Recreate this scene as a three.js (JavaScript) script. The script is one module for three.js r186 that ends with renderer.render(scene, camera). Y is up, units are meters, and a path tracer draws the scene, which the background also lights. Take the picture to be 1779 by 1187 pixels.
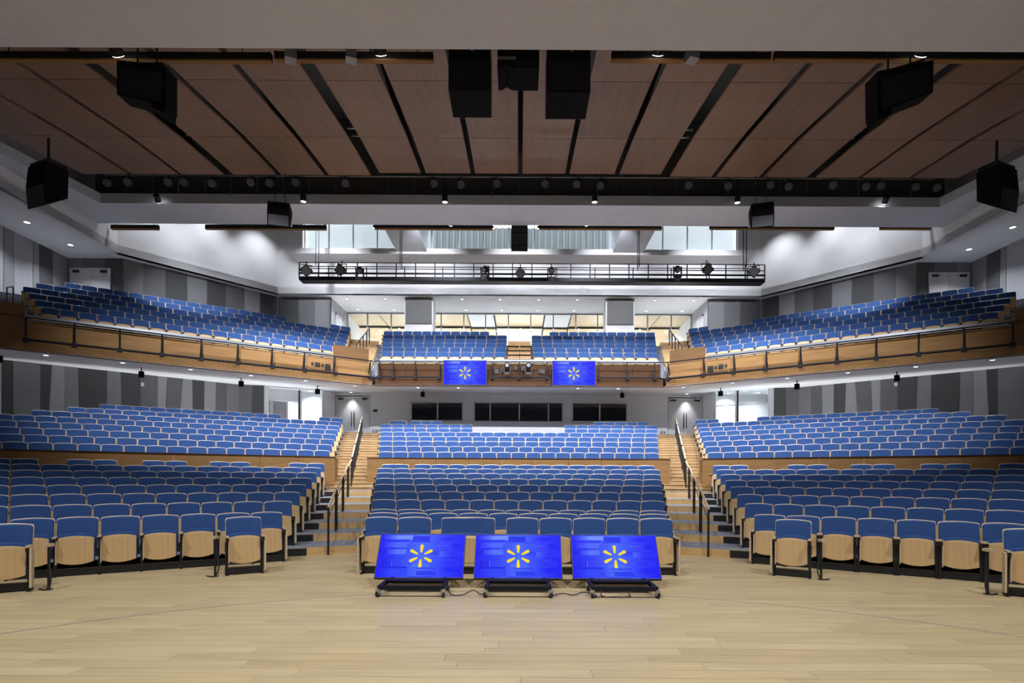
import * as THREE from 'three';
import { mergeGeometries } from 'three/addons/utils/BufferGeometryUtils.js';
import { RectAreaLightUniformsLib } from 'three/addons/lights/RectAreaLightUniformsLib.js';

// ---------------------------------------------------------------- camera, sky, exposure
RectAreaLightUniformsLib.init();
const scene = new THREE.Scene();
const FOCAL = 960, EYE = 1.6, ROLL = 0.005;                       // focal length in pixels of a 1779 x 1187 frame, eye height
const camera = new THREE.PerspectiveCamera(2 * Math.atan(593.5 / FOCAL) * 180 / Math.PI, 1779 / 1187, 0.1, 300);
camera.position.set(0, EYE, 0);
camera.rotation.z = ROLL;
camera.setViewOffset(1779, 1187, -11.5, -235.5, 1779, 1187);      // shift lens: verticals stay vertical
const SKY = new THREE.Color().setRGB(7.6, 7.8, 8.1);
scene.background = SKY;                                           // overcast daylight, seen and felt only through the clerestory windows
const renderer = new THREE.WebGLRenderer();
renderer.toneMapping = THREE.LinearToneMapping;
renderer.toneMappingExposure = 1.0;
renderer.shadowMap.enabled = true;
const LUM = { ring: 410, outer: 130, front: 525, washer: 42, band: 150, down: 9, rear: 15, side: 32, stage: 178, lobby: 50,  vestibule: 16 };

// ---------------------------------------------------------------- helpers
const V = (x, y, z) => new THREE.Vector3(x, y, z);
const P = (x, y, d) => new THREE.Vector3(x, y, -d);               // d = metres away from the stage mark, into the hall
const R = (deg) => deg * Math.PI / 180;
let seed = 7;
const rnd = () => { seed = (seed * 1664525 + 1013904223) >>> 0; return seed / 4294967296; };
// survey of the photograph: a sight line (px, py) met at distance d
const at = (px, py, d) => { const x = px - 901, y = py - 829, ux = x + y * ROLL, uy = y - x * ROLL; return P(ux * d / FOCAL, EYE - uy * d / FOCAL, d); };
const used = new Map();
const numbered = (name) => { const n = used.get(name) ?? 0; used.set(name, n + 1); return n ? name + '_' + String(n).padStart(3, '0') : name; };

function boxUV(g, swap) {                                         // uv in metres, by the way each face points
  if (g.index) g = g.toNonIndexed();
  g.computeVertexNormals();
  const p = g.attributes.position, n = g.attributes.normal, uv = new Float32Array(p.count * 2);
  for (let i = 0; i < p.count; i += 3) {
    let ax = 0, ay = 0, az = 0;
    for (let k = 0; k < 3; k++) { ax += Math.abs(n.getX(i + k)); ay += Math.abs(n.getY(i + k)); az += Math.abs(n.getZ(i + k)); }
    for (let k = 0; k < 3; k++) {
      const x = p.getX(i + k), y = p.getY(i + k), z = p.getZ(i + k);
      let u, v;
      if (ay >= ax && ay >= az) { u = x; v = z; } else if (ax > az) { u = z; v = y; } else { u = x; v = y; }
      uv[2 * (i + k)] = swap ? v : u; uv[2 * (i + k) + 1] = swap ? u : v;
    }
  }
  g.setAttribute('uv', new THREE.BufferAttribute(uv, 2));
  return g;
}
function plain(g) {
  if (g.index) g = g.toNonIndexed();
  for (const k of Object.keys(g.attributes)) if (!['position', 'normal', 'uv'].includes(k)) g.deleteAttribute(k);
  if (!g.attributes.uv) g.setAttribute('uv', new THREE.BufferAttribute(new Float32Array(g.attributes.position.count * 2), 2));
  return g;
}
const join = (list) => list.length === 1 ? list[0] : mergeGeometries(list.map(plain));
const bx = (x0, x1, y0, y1, z0, z1, swap) => boxUV(new THREE.BoxGeometry(x1 - x0, y1 - y0, z1 - z0).translate((x0 + x1) / 2, (y0 + y1) / 2, (z0 + z1) / 2), swap);
const bd = (x0, x1, y0, y1, d0, d1, swap) => bx(x0, x1, y0, y1, -d1, -d0, swap);      // box given by distances into the hall
function hex(b, t, swap) {                                        // eight corners: four below, four above, in the same order round
  const c = [...b, ...t].reduce((s, p) => s.add(p), V(0, 0, 0)).multiplyScalar(1 / 8), out = [];
  const quad = (p, q, r, s) => { for (const [i, j, k] of [[p, q, r], [p, r, s]]) {
    const n = j.clone().sub(i).cross(k.clone().sub(i)), m = i.clone().add(j).add(k).multiplyScalar(1 / 3).sub(c);
    out.push(...(n.dot(m) < 0 ? [i, k, j] : [i, j, k]));
  } };
  quad(...b); quad(...t);
  for (let i = 0; i < 4; i++) { const j = (i + 1) % 4; quad(b[i], b[j], t[j], t[i]); }
  const a = new Float32Array(out.length * 3); out.forEach((p, i) => p.toArray(a, i * 3));
  const g = new THREE.BufferGeometry(); g.setAttribute('position', new THREE.BufferAttribute(a, 3));
  return boxUV(g, swap);
}
const slab = (xd, y0, y1, swap) => hex(xd.map(([x, d]) => P(x, y0, d)), xd.map(([x, d]) => P(x, y1, d)), swap);   // quad in plan, raised
function prism(xd, y0, y1) {                                      // any polygon in plan, raised
  const s = new THREE.Shape(xd.map(([x, d]) => new THREE.Vector2(x, d)));
  return boxUV(new THREE.ExtrudeGeometry(s, { depth: y1 - y0, bevelEnabled: false }).rotateX(-Math.PI / 2).translate(0, y0, 0));
}
function bar(p, q, w, h = w) {                                    // square bar between two points
  const l = p.distanceTo(q), g = new THREE.BoxGeometry(w, h, l), o = new THREE.Object3D();
  o.position.copy(p).add(q).multiplyScalar(0.5); o.lookAt(q); o.updateMatrix();
  return plain(g.applyMatrix4(o.matrix));
}
function rod(p, q, r, seg = 8) {                                  // round bar between two points
  const l = p.distanceTo(q), g = new THREE.CylinderGeometry(r, r, l, seg).rotateX(Math.PI / 2), o = new THREE.Object3D();
  o.position.copy(p).add(q).multiplyScalar(0.5); o.lookAt(q); o.updateMatrix();
  return plain(g.applyMatrix4(o.matrix));
}
const tube = (pts, r, n = 24, seg = 6) => plain(new THREE.TubeGeometry(new THREE.CatmullRomCurve3(pts), n, r, seg));
const cyl = (r0, r1, h, seg = 16) => plain(new THREE.CylinderGeometry(r0, r1, h, seg));
function obj(name, geos, material, parent = scene) {
  const m = new THREE.Mesh(Array.isArray(geos) ? join(geos) : geos, material);
  m.name = numbered(name); m.castShadow = m.receiveShadow = true; parent.add(m); return m;
}
function tag(o, label, category, group) { o.userData = { label, category }; if (group) o.userData.group = group; return o; }
function thing(name, label, category, pos = V(0, 0, 0), turn = 0, group) {
  const o = new THREE.Group(); o.name = numbered(name); o.position.copy(pos); o.rotation.y = turn; scene.add(o); return tag(o, label, category, group);
}
function struct(name, geos, material, label) {
  const o = obj(name, geos, material); o.userData = { kind: 'structure' }; if (label) o.userData.label = label; return o;
}
function structGroup(name, label) { const o = new THREE.Group(); o.name = numbered(name); scene.add(o); o.userData = { kind: 'structure', label }; return o; }

// ---------------------------------------------------------------- textures: grain, weave and print only
function noise2(w, h, cx, cy, s0) {                               // tileable value noise
  let s = s0; const r = () => { s = (s * 1103515245 + 12345) & 0x7fffffff; return s / 0x7fffffff; };
  const g = Array.from({ length: cx * cy }, r), out = new Float32Array(w * h), f = (t) => t * t * (3 - 2 * t);
  for (let y = 0; y < h; y++) for (let x = 0; x < w; x++) {
    const u = x / w * cx, v = y / h * cy, i = Math.floor(u), j = Math.floor(v), a = f(u - i), b = f(v - j);
    const G = (m, n) => g[(n % cy) * cx + (m % cx)];
    out[y * w + x] = (G(i, j) * (1 - a) + G(i + 1, j) * a) * (1 - b) + (G(i, j + 1) * (1 - a) + G(i + 1, j + 1) * a) * b;
  }
  return out;
}
function texture(w, h, fn, metres, color = true) {
  const a = new Uint8Array(w * h * 4);
  for (let y = 0; y < h; y++) for (let x = 0; x < w; x++) { const c = fn(x, y, y * w + x); for (let k = 0; k < 3; k++) a[(y * w + x) * 4 + k] = Math.max(0, Math.min(255, c[k])); a[(y * w + x) * 4 + 3] = 255; }
  const t = new THREE.DataTexture(a, w, h); t.wrapS = t.wrapT = THREE.RepeatWrapping; t.magFilter = THREE.LinearFilter; t.minFilter = THREE.LinearMipmapLinearFilter; t.generateMipmaps = true;
  if (color) t.colorSpace = THREE.SRGBColorSpace;
  t.repeat.set(1 / metres[0], 1 / metres[1]); t.needsUpdate = true; return t;
}
function grain(s, contrast, metres) {
  const w = 256, h = 512, a = noise2(w, h, 5, 96, s), b = noise2(w, h, 9, 230, s + 3), c = noise2(w, h, 3, 14, s + 9);
  return texture(w, h, (x, y, i) => { const v = 238 + contrast * ((a[i] - 0.5) * 0.8 + (b[i] - 0.5) * 0.6 + (c[i] - 0.5) * 0.9); return [v, v * 0.985, v * 0.96]; }, metres);
}
const grainFine = grain(11, 24, [1.6, 0.9]), grainWide = grain(23, 22, [2.6, 1.6]), grainSoft = grain(31, 26, [2.2, 1.2]);
const grainSeat = grain(41, 14, [1.3, 0.5]);
const speck = (() => { const w = 256, n = noise2(w, w, 128, 128, 5), m = noise2(w, w, 40, 40, 6); return texture(w, w, (x, y, i) => { const v = 105 + 330 * Math.max(0, (n[i] - 0.42)) + 60 * m[i]; return [v, v * 1.02, v * 1.08]; }, [0.9, 0.9]); })();
const weave = (() => { const w = 128, n = noise2(w, w, 64, 64, 15); return texture(w, w, (x, y, i) => { const v = 226 + 28 * (n[i] - 0.5) + (((x >> 1) + (y >> 1)) & 1 ? 6 : -6); return [v, v, v]; }, [0.16, 0.16]); })();
const mottled = (() => { const w = 256, n = noise2(w, w, 12, 12, 25), m = noise2(w, w, 60, 60, 26); return texture(w, w, (x, y, i) => { const v = 246 + 6 * (n[i] - 0.5) + 4 * (m[i] - 0.5); return [v, v, v]; }, [4, 4]); })();

// ---------------------------------------------------------------- materials
const lin = (r, g, b) => new THREE.Color().setRGB(r, g, b);
const mat = (color, roughness = 0.6, extra = {}) => new THREE.MeshStandardMaterial({ color, roughness, ...extra });
const veneer = (r, g, b) => new THREE.MeshPhysicalMaterial({ color: lin(r, g, b), roughness: 0.7, specularIntensity: 0.15, map: grainFine });
const M = {
  white: mat(lin(0.78, 0.78, 0.79), 0.8, { map: mottled }),
  wallWhite: mat(lin(0.8, 0.82, 0.85), 0.75, { map: mottled }),
  header: mat(lin(0.8, 0.83, 0.88), 0.8, { map: mottled }),
  beam: mat(lin(0.7, 0.735, 0.79), 0.8, { map: mottled }),
  grey: [0.37, 0.25, 0.165, 0.088].map((v) => mat(lin(v * 0.99, v, v * 1.05), 0.85, { map: mottled })),
  panelGrey: mat(lin(0.2, 0.2, 0.2), 0.9, { map: weave }),
  floorBase: mat(lin(0.16, 0.11, 0.06), 0.7),
  planks: [[0.615, 0.485, 0.268], [0.592, 0.463, 0.252], [0.635, 0.505, 0.284], [0.572, 0.443, 0.238], [0.605, 0.48, 0.268]].map((c) => mat(lin(...c), 0.42, { map: grainWide })),
  ceilWood: [[0.235, 0.132, 0.072], [0.22, 0.124, 0.067], [0.25, 0.142, 0.079]].map((c) => mat(lin(...c), 0.5, { map: grainSoft })),
  wood: mat(lin(0.56, 0.37, 0.185), 0.45, { map: grainFine }),
  parapet: veneer(0.31, 0.18, 0.078),
  fascia: veneer(0.33, 0.19, 0.082),
  fasciaDark: veneer(0.08, 0.04, 0.021),  // darker veneer copy; carries the shade of the middle balcony front
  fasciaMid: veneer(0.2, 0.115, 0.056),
  stepWood: mat(lin(0.7, 0.45, 0.195), 0.45, { map: grainFine }),
  stepTones: [[0.47, 0.32, 0.16], [0.43, 0.285, 0.135], [0.5, 0.345, 0.18]].map((c) => mat(lin(...c), 0.6, { map: grainFine })),
  rail: mat(lin(0.66, 0.52, 0.33), 0.45, { map: grainFine }),
  seatWood: mat(lin(0.65, 0.435, 0.205), 0.5, { map: grainSeat }),
  rimWood: mat(lin(0.74, 0.6, 0.44), 0.45, { map: grainFine }),
  fabric: new THREE.MeshPhysicalMaterial({ color: lin(0.047, 0.108, 0.295), roughness: 0.95, specularIntensity: 0.2, map: weave }),
  carpet: mat(lin(0.47, 0.48, 0.5), 0.95, { map: speck }),
  black: mat(lin(0.012, 0.012, 0.014), 0.5),
  void: mat(lin(0.012, 0.012, 0.013), 0.9),
  roof: mat(lin(0.2, 0.2, 0.2), 0.9),
  speaker: new THREE.MeshPhysicalMaterial({ color: lin(0.007, 0.007, 0.009), roughness: 0.9, specularIntensity: 0.3 }),
  steel: mat(lin(0.55, 0.55, 0.56), 0.35, { metalness: 0.8 }),
  greyMetal: mat(lin(0.22, 0.23, 0.25), 0.4, { metalness: 0.4 }),
  pipe: new THREE.MeshPhysicalMaterial({ color: lin(0.015, 0.015, 0.018), roughness: 0.65, specularIntensity: 0.25 }),
  lens: mat(lin(0.16, 0.165, 0.17), 0.25),
  frame: mat(lin(0.6, 0.61, 0.63), 0.45),
  door: mat(lin(0.62, 0.62, 0.62), 0.6, { map: mottled }),
  darkGlass: new THREE.MeshPhysicalMaterial({ color: lin(0.012, 0.013, 0.02), roughness: 0.06 }),
  glass: new THREE.MeshPhysicalMaterial({ color: lin(0.93, 0.97, 0.97), roughness: 0, transmission: 1, thickness: 0, ior: 1.45 }),
  shade: new THREE.MeshPhysicalMaterial({ color: lin(0.9, 0.91, 0.93), roughness: 1, transmission: 0.55, thickness: 0, map: weave }),
  corrugated: mat(lin(0.05, 0.056, 0.062), 0.6),
  glow: mat(0x000000, 1, { emissive: lin(1, 0.98, 0.95), emissiveIntensity: 9 }),
  glowSoft: mat(0x000000, 1, { emissive: lin(1, 0.97, 0.92), emissiveIntensity: 3.5 }),
};

// ---------------------------------------------------------------- lamps
function beamLight(parent, pos, aim, cd, angle, penumbra = 0.6, color = lin(0.93, 0.965, 1.05), radius = 3) {   // positions local to parent
  const l = new THREE.SpotLight(color, cd, 0, angle, penumbra, 2);
  l.position.copy(pos); l.target.position.copy(aim); l.target.name = 'aim'; l.name = 'lamp_beam'; l.castShadow = true; l.shadow.radius = radius;
  parent.add(l, l.target); return l;
}
function downlight(pos, cd, label, group, { r = 0.075, angle = R(60), glow = M.glowSoft, tilt = V(0, -1, 0) } = {}) {
  const t = thing('downlight', label, 'ceiling light', pos, 0, group);
  obj('trim_ring', plain(new THREE.TorusGeometry(r + 0.012, 0.014, 6, 18).rotateX(Math.PI / 2)), M.frame, t);
  obj('lens', plain(new THREE.CircleGeometry(r, 12).rotateX(Math.PI / 2).translate(0, -0.012, 0)), glow, t);
  if (cd) beamLight(t, V(0, -0.03, 0), tilt.clone().multiplyScalar(3), cd, angle, 0.8, lin(0.93, 0.965, 1.05), 2);
  return t;
}
function canLamp(name, label, pos, aim, cd, angle, group, { r = 0.09, len = 0.26, hang = 0, color } = {}) {        // cylindrical house lamp
  const t = thing(name, label, 'spotlight', pos, 0, group), dir = aim.clone().sub(pos).normalize();
  obj('housing', [rod(dir.clone().multiplyScalar(-len), V(0, 0, 0), r * 1.12, 16)], M.black, t);
  obj('lens', plain(new THREE.CircleGeometry(r, 14).applyQuaternion(new THREE.Quaternion().setFromUnitVectors(V(0, 0, 1), dir)).translate(...dir.clone().multiplyScalar(0.012).toArray())), M.glow, t);
  if (hang) obj('hanger', [rod(dir.clone().multiplyScalar(-len * 0.6), V(0, hang, 0), 0.018)], M.black, t);
  if (cd) beamLight(t, dir.clone().multiplyScalar(0.03), aim.clone().sub(pos), cd, angle, 0.75, color);
  return t;
}

// ================================================================ STRUCTURE
// plan of the fan: two aisles flare outwards, side blocks turn towards the stage
const ANG = R(31.5), BANG = R(34.5);
const XA = (d) => 2.62 + 0.236 * (d - 9.35);                      // half width of the middle block
const XS = (d) => 4.42 + 0.25 * (d - 10.3);                       // inner edge of the side blocks
const side = (sg, ox, od, ang) => (s, n, y) => P(sg * (ox + s * Math.cos(ang) + n * Math.sin(ang)), y, od - s * Math.sin(ang) + n * Math.cos(ang));
const STEP = 0.158, LOW = 7 * STEP, UP0 = 1.62, UPS = 0.27;
const midFront = (k) => 11.62 + 1.1 * (k - 1), sideFront = (k) => 10.95 + 1.12 * (k - 1);
const MID_PARAPET = 19.6, SIDE_PARAPET = 18.9;

// ---- stage floor: boards laid across
const floor = struct('floor', [bd(-21, 21, -0.12, -0.022, -7, 21)], M.floorBase, 'pale oak strip stage floor');
{
  const w = 0.19, gap = 0.003, lens = [2.4, 1.8, 2.1], shape = lens.map((l) => [0, 1, 2].map((k) => {
    const g = bx(-l / 2 + gap / 2, l / 2 - gap / 2, -0.022, 0, -w / 2 + gap / 2, w / 2 - gap / 2), uv = g.attributes.uv;
    for (let i = 0; i < uv.count; i++) uv.setXY(i, uv.getX(i) + k * 0.83, uv.getY(i) + k * 0.37);
    return g;
  }));
  const near = [], far = [];
  for (let i = 0, d = -6.9; d < 20; i++, d += w) {
    let x = -20.5 + rnd() * 2;
    while (x < 20.5) {
      const li = Math.floor(rnd() * 3), l = lens[li], k = Math.floor(rnd() * 3), tone = Math.floor(rnd() * 5), cx = x + l / 2;
      const seen = d > 4.15 && d < 11.4 && Math.abs(cx) - l / 2 < 0.955 * d && !(d > 9.3 && Math.abs(cx) > 4.8) && !(d > 9.8 && Math.abs(cx) < 2.2);
      (seen ? near : far).push({ cx, d, li, k, tone });
      x += l;
    }
  }
  near.sort((a, b) => a.d - b.d);
  near.splice(300).forEach((q) => far.push(q));
  for (const q of near) { const m = obj('plank', shape[q.li][q.k], M.planks[q.tone], floor); m.position.set(q.cx, 0, -q.d); }
  M.planks.forEach((m, tone) => {
    const list = far.filter((q) => q.tone === tone).map((q) => shape[q.li][q.k].clone().translate(q.cx, 0, -q.d));
    const o = obj('plank_field', list, m, floor); o.userData = { kind: 'stuff' };
  });
  const arc = [], c = 0.55, r = 7.2;                              // thin metal inlay following the stage edge
  for (let i = -30; i <= 30; i++) { const a = i / 30 * R(62); arc.push(V(r * Math.sin(a), 0.001, -(c + r * Math.cos(a)))); }
  const g = []; for (let i = 0; i < arc.length - 1; i++) g.push(bar(arc[i], arc[i + 1], 0.02, 0.003));
  const t = obj('trim_strip', g, M.steel, floor); t.userData = { label: 'thin curved metal strip let into the boards' };
}

// ---- seating tiers (carpeted concrete steps), middle block and both side blocks
{
  const low = [], up = [];
  for (let k = 1; k <= 7; k++) {
    const d = midFront(k); low.push(slab([[-XA(d), d], [XA(d), d], [XA(MID_PARAPET), MID_PARAPET + 0.1], [-XA(MID_PARAPET), MID_PARAPET + 0.1]], STEP * (k - 1), STEP * k));
    for (const sg of [-1, 1]) {
      const a = side(sg, XS(sideFront(k)), sideFront(k), ANG), b = side(sg, XS(SIDE_PARAPET), SIDE_PARAPET + 0.1, ANG), L = 19;
      low.push(hex([a(0, 0, STEP * (k - 1)), a(L, 0, STEP * (k - 1)), b(L, 0, STEP * (k - 1)), b(0, 0, STEP * (k - 1))], [a(0, 0, STEP * k), a(L, 0, STEP * k), b(L, 0, STEP * k), b(0, 0, STEP * k)]));
    }
  }
  for (let j = 0; j < 8; j++) {
    const y0 = j ? UP0 + UPS * (j - 1) : LOW - 0.6, y1 = UP0 + UPS * j, dm = j ? 20.05 + 1.02 * j : MID_PARAPET + 0.1, ds = j ? 19.56 + 0.96 * j : SIDE_PARAPET + 0.1;
    up.push(slab([[-XA(dm), dm], [XA(dm), dm], [XA(29), 29], [-XA(29), 29]], y0, y1));
    for (const sg of [-1, 1]) {
      const a = side(sg, XS(ds), ds, ANG), b = side(sg, XS(28.4), 28.4, ANG), L = 19;
      up.push(hex([a(0, 0, y0), a(L, 0, y0), b(L, 0, y0), b(0, 0, y0)], [a(0, 0, y1), a(L, 0, y1), b(L, 0, y1), b(0, 0, y1)]));
    }
  }
  const board = [];
  for (let k = 1; k <= 7; k++) {
    const d = midFront(k), y0 = STEP * (k - 1), y1 = STEP * k - 0.008; board.push(bd(-XA(d) + 0.01, XA(d) - 0.01, y0, y1, d - 0.012, d));
    for (const sg of [-1, 1]) { const a = side(sg, XS(sideFront(k)), sideFront(k), ANG), q = (n, y) => [a(0.01, n, y), a(15, n, y)], [b0, b1] = q(-0.012, y0), [c0, c1] = q(0, y0), [e0, e1] = q(-0.012, y1), [g0, g1] = q(0, y1); board.push(hex([b0, b1, c1, c0], [e0, e1, g1, g0])); }
  }
  struct('trim_riser_boards', board, M.black, 'black riser boards under the front seating');
  struct('floor_front_tiers', low, M.carpet, 'speckled grey carpeted steps under the front seating');
  struct('floor_rear_tiers', up, M.carpet, 'speckled grey carpeted steps under the rear seating');
  struct('floor_rear_landing', [bd(-12.6, 12.6, 3.2, 3.8, 28.35, 31)], M.carpet, 'landing along the back wall');
}

// ---- aisle stairs
for (const sg of [-1, 1]) {
  const t = thing('aisle_stairs', 'flight of stairs with wooden risers and speckled carpet treads between seating blocks', 'stairs', V(0, 0, 0), 0, 'aisle stairs');
  const quad = (dm, ds, dm2, ds2, y0, y1) => slab([[sg * XA(dm), dm], [sg * XS(ds), ds], [sg * XS(ds2), ds2], [sg * XA(dm2), dm2]], y0, y1);
  for (let k = 1; k <= 7; k++) {
    const dm = midFront(k), ds = sideFront(k), dm2 = k < 7 ? midFront(k + 1) : 18.85, ds2 = k < 7 ? sideFront(k + 1) : 18.35;
    const s = obj('tread', quad(dm + 0.03, ds + 0.03, dm2 + 0.05, ds2 + 0.05, STEP * (k - 1) - 0.1, STEP * k), M.carpet, t); s.userData = { label: 'speckled grey carpet tread' };
    obj('riser', quad(dm, ds, dm + 0.03, ds + 0.03, STEP * (k - 1), STEP * k - 0.004), M.stepWood, t);
    { const xi = XA(dm), xo = XS(ds), e = (x) => dm + (ds - dm) * (x - xi) / (xo - xi); obj('riser_end', slab([[sg * (xo - 0.33), e(xo - 0.33) - 0.006], [sg * xo, ds - 0.006], [sg * xo, ds + 0.02], [sg * (xo - 0.33), e(xo - 0.33) + 0.02]], STEP * (k - 1), STEP * k - 0.01), M.black, t); }
  }
  const N = 20, rise = (3.8 - LOW) / N, go = (28.35 - 18.6) / N;
  for (let i = 0; i < N; i++) {
    const dm = 18.85 + go * i, ds = 18.35 + go * i, y = LOW + rise * (i + 1);
    obj('step', [quad(dm - 0.02, ds - 0.02, dm + go + 0.02, ds + go + 0.02, y - 0.03, y), quad(dm, ds, dm + 0.25, ds + 0.25, y - rise - 0.02, y - 0.042)], M.stepTones[(i * 2 + (sg > 0 ? 1 : 0)) % 3], t);
    obj('nosing_shade', quad(dm - 0.004, ds - 0.004, dm + 0.2, ds + 0.2, y - 0.044, y - 0.028), M.fasciaDark, t);  // solid dark strip in place of the shadow line under the nosing
  }
}

// ---- wooden parapets across the cross aisle
{
  const c = structGroup('wall_parapet_middle', 'wooden parapet of upright veneer panels in the middle block');
  const X = 5.28, n = 9, w = 2 * X / n;
  for (let i = 0; i < n; i++) obj('panel', bd(-X + i * w + 0.004, -X + (i + 1) * w - 0.004, 0.9, 2.24, MID_PARAPET, MID_PARAPET + 0.09), M.parapet, c);
  for (const sg of [-1, 1]) obj('end_panel', slab([[sg * X, MID_PARAPET], [sg * (X + 0.1), MID_PARAPET], [sg * (X + 0.36), MID_PARAPET + 1.1], [sg * (X + 0.26), MID_PARAPET + 1.1]], 0.9, 2.24), M.parapet, c);
  obj('capping', bd(-X - 0.1, X + 0.1, 2.24, 2.265, MID_PARAPET - 0.02, MID_PARAPET + 0.12), M.fasciaDark, c);
  for (const sg of [-1, 1]) {
    const o = structGroup(sg < 0 ? 'wall_parapet_house_west' : 'wall_parapet_house_east', 'wooden parapet of upright veneer panels in an angled side block');
    const a = side(sg, XS(SIDE_PARAPET) - 0.28, SIDE_PARAPET, ANG);
    for (let i = 0; i < 12; i++) { const s0 = i * 1.17 + 0.004, s1 = (i + 1) * 1.17 - 0.004; obj('panel', hex([a(s0, 0, 0.9), a(s1, 0, 0.9), a(s1, 0.09, 0.9), a(s0, 0.09, 0.9)], [a(s0, 0, 2.24), a(s1, 0, 2.24), a(s1, 0.09, 2.24), a(s0, 0.09, 2.24)]), M.parapet, o); }
    const q = a(0, 0, 0), x0 = Math.abs(q.x), d0 = -q.z;
    obj('end_panel', slab([[sg * x0, d0], [sg * (x0 + 0.08), d0 - 0.05], [sg * (x0 + 0.32), d0 + 1.0], [sg * (x0 + 0.24), d0 + 1.05]], 0.9, 2.24), M.parapet, o);
    obj('capping', hex([a(-0.02, -0.02, 2.24), a(14, -0.02, 2.24), a(14, 0.12, 2.24), a(-0.02, 0.12, 2.24)], [a(-0.02, -0.02, 2.265), a(14, -0.02, 2.265), a(14, 0.12, 2.265), a(-0.02, 0.12, 2.265)]), M.fasciaDark, o);
  }
}

// ---- walls, each a run of vertical tapering panels of four greys
function wallRun(sg, a, b, y0, y1, t = 0.2) {                     // a, b: [x, d] with x > 0 mirrored by sg; thickness goes away from the hall
  const dx = b[0] - a[0], dd = b[1] - a[1], l = Math.hypot(dx, dd), n = [dd / l, -dx / l];
  if (n[0] * (a[0]) + n[1] * (a[1] - 12) < 0) { n[0] *= -1; n[1] *= -1; }
  const at2 = (f, o) => [sg * (a[0] + dx * f + n[0] * o), a[1] + dd * f + n[1] * o];
  return { body: () => slab([at2(0, 0), at2(1, 0), at2(1, t), at2(0, t)], y0, y1), at2, a, b, sg, y0, y1, dx, dd,
    f: (px) => { const k = (901 - px) / FOCAL; return (a[0] - k * a[1]) / (k * dd - dx); },         // where a sight line meets the run
    panel: (f0t, f1t, f0b, f1b, p0 = y0, p1 = y1, out = 0.02) => hex([at2(f0b, 0), at2(f1b, 0), at2(f1b, -out), at2(f0b, -out)].map(([x, d]) => P(x, p0, d)), [at2(f0t, 0), at2(f1t, 0), at2(f1t, -out), at2(f0t, -out)].map(([x, d]) => P(x, p1, d))) };
}
function stripes(run, parent, list, y0, y1) {                     // list: [[edge at the top, edge at the bottom, tone] ...], last entry closes
  for (let i = 0; i < list.length - 1; i++) {
    const [t0, b0, tone] = list[i], [t1, b1] = list[i + 1], e = 0.0006;
    obj('panel', run.panel(run.f(t0) + e, run.f(t1) - e, run.f(b0) + e, run.f(b1) - e, y0, y1, 0.012 + 0.004 * (i % 3)), M.grey[tone], parent);
  }
}
for (const sg of [-1, 1]) {
  const nm = sg < 0 ? 'west' : 'east';
  // lower level
  const w0 = wallRun(sg, [20.5, -7], [20.5, 21.9], -0.1, 6.9), w1 = wallRun(sg, [20.5, 21.9], [14.0, 27.6], 0, 6.5), w2 = wallRun(sg, [14.0, 27.6], [12.75, 27.6], 2, 6.5);
  const lowWall = struct('wall_lower_' + nm, [w0.body(), w1.body(), w2.body()], M.grey[1], 'lower side wall of tapering grey panels');
  stripes(w1, lowWall, [[-44, -44, 1], [-20, -22, 3], [22, 22, 1], [69, 69, 3], [90, 80, 0], [112, 112, 1], [134, 139, 3], [185, 185, 1], [208, 214, 3], [243, 243, 2], [273, 273, 0], [290, 283, 2], [318, 305, 0], [333, 336, 3], [354, 354, 0], [375, 372, 2], [393, 393, 1], [415, 415, 1]], 2.2, 6.45);
  stripes(w2, lowWall, [[415, 415, 2], [439, 432, 3], [458, 458, 1]], 2.2, 6.45);
  // upper level
  const u0 = wallRun(sg, [21.15, -7], [21.15, 25.9], 5.9, 12), u1 = wallRun(sg, [21.15, 25.9], [18.6, 25.9], 5.9, 12), u2 = wallRun(sg, [18.6, 25.9], [13.7, 31.36], 5.9, 12), u3 = wallRun(sg, [13.7, 31.36], [10.7, 31.36], 5.9, 12), u4 = wallRun(sg, [10.7, 31.36], [10.7, 34.6], 5.9, 12);
  const upWall = struct('wall_upper_' + nm, [u0.body(), u1.body(), u2.body(), u3.body(), u4.body()], M.grey[1], 'upper side wall of tapering grey panels');
  stripes(u0, upWall, [[-40, -36, 1], [-12, -10, 0], [4, 3, 1], [20, 24, 2], [20.4, 24.4, 0], [55, 55, 1], [65, 69, 3], [89, 93, 1], [118, 118, 1]].filter((q, i) => i !== 3), 7.2, 11.75);
  stripes(u1, upWall, [[118, 118, 1], [142, 142, 2], [181, 181, 3], [212, 212, 1]], 7.2, 11.75);
  stripes(u2, upWall, [[212, 212, 1], [247, 247, 2], [286, 286, 3], [323, 327, 1], [358, 358, 3], [391, 387, 2], [423, 423, 0], [450, 450, 3], [480, 480, 3]], 7.2, 11.75);
  stripes(u3, upWall, [[480, 480, 3], [517, 520, 2], [546, 546, 1], [573, 573, 1]], 7.2, 11.75);
  obj('panel', u4.panel(0.01, 0.9, 0.01, 0.9, 7.2, 11.75, 0.012), M.grey[0], upWall);
}
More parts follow.
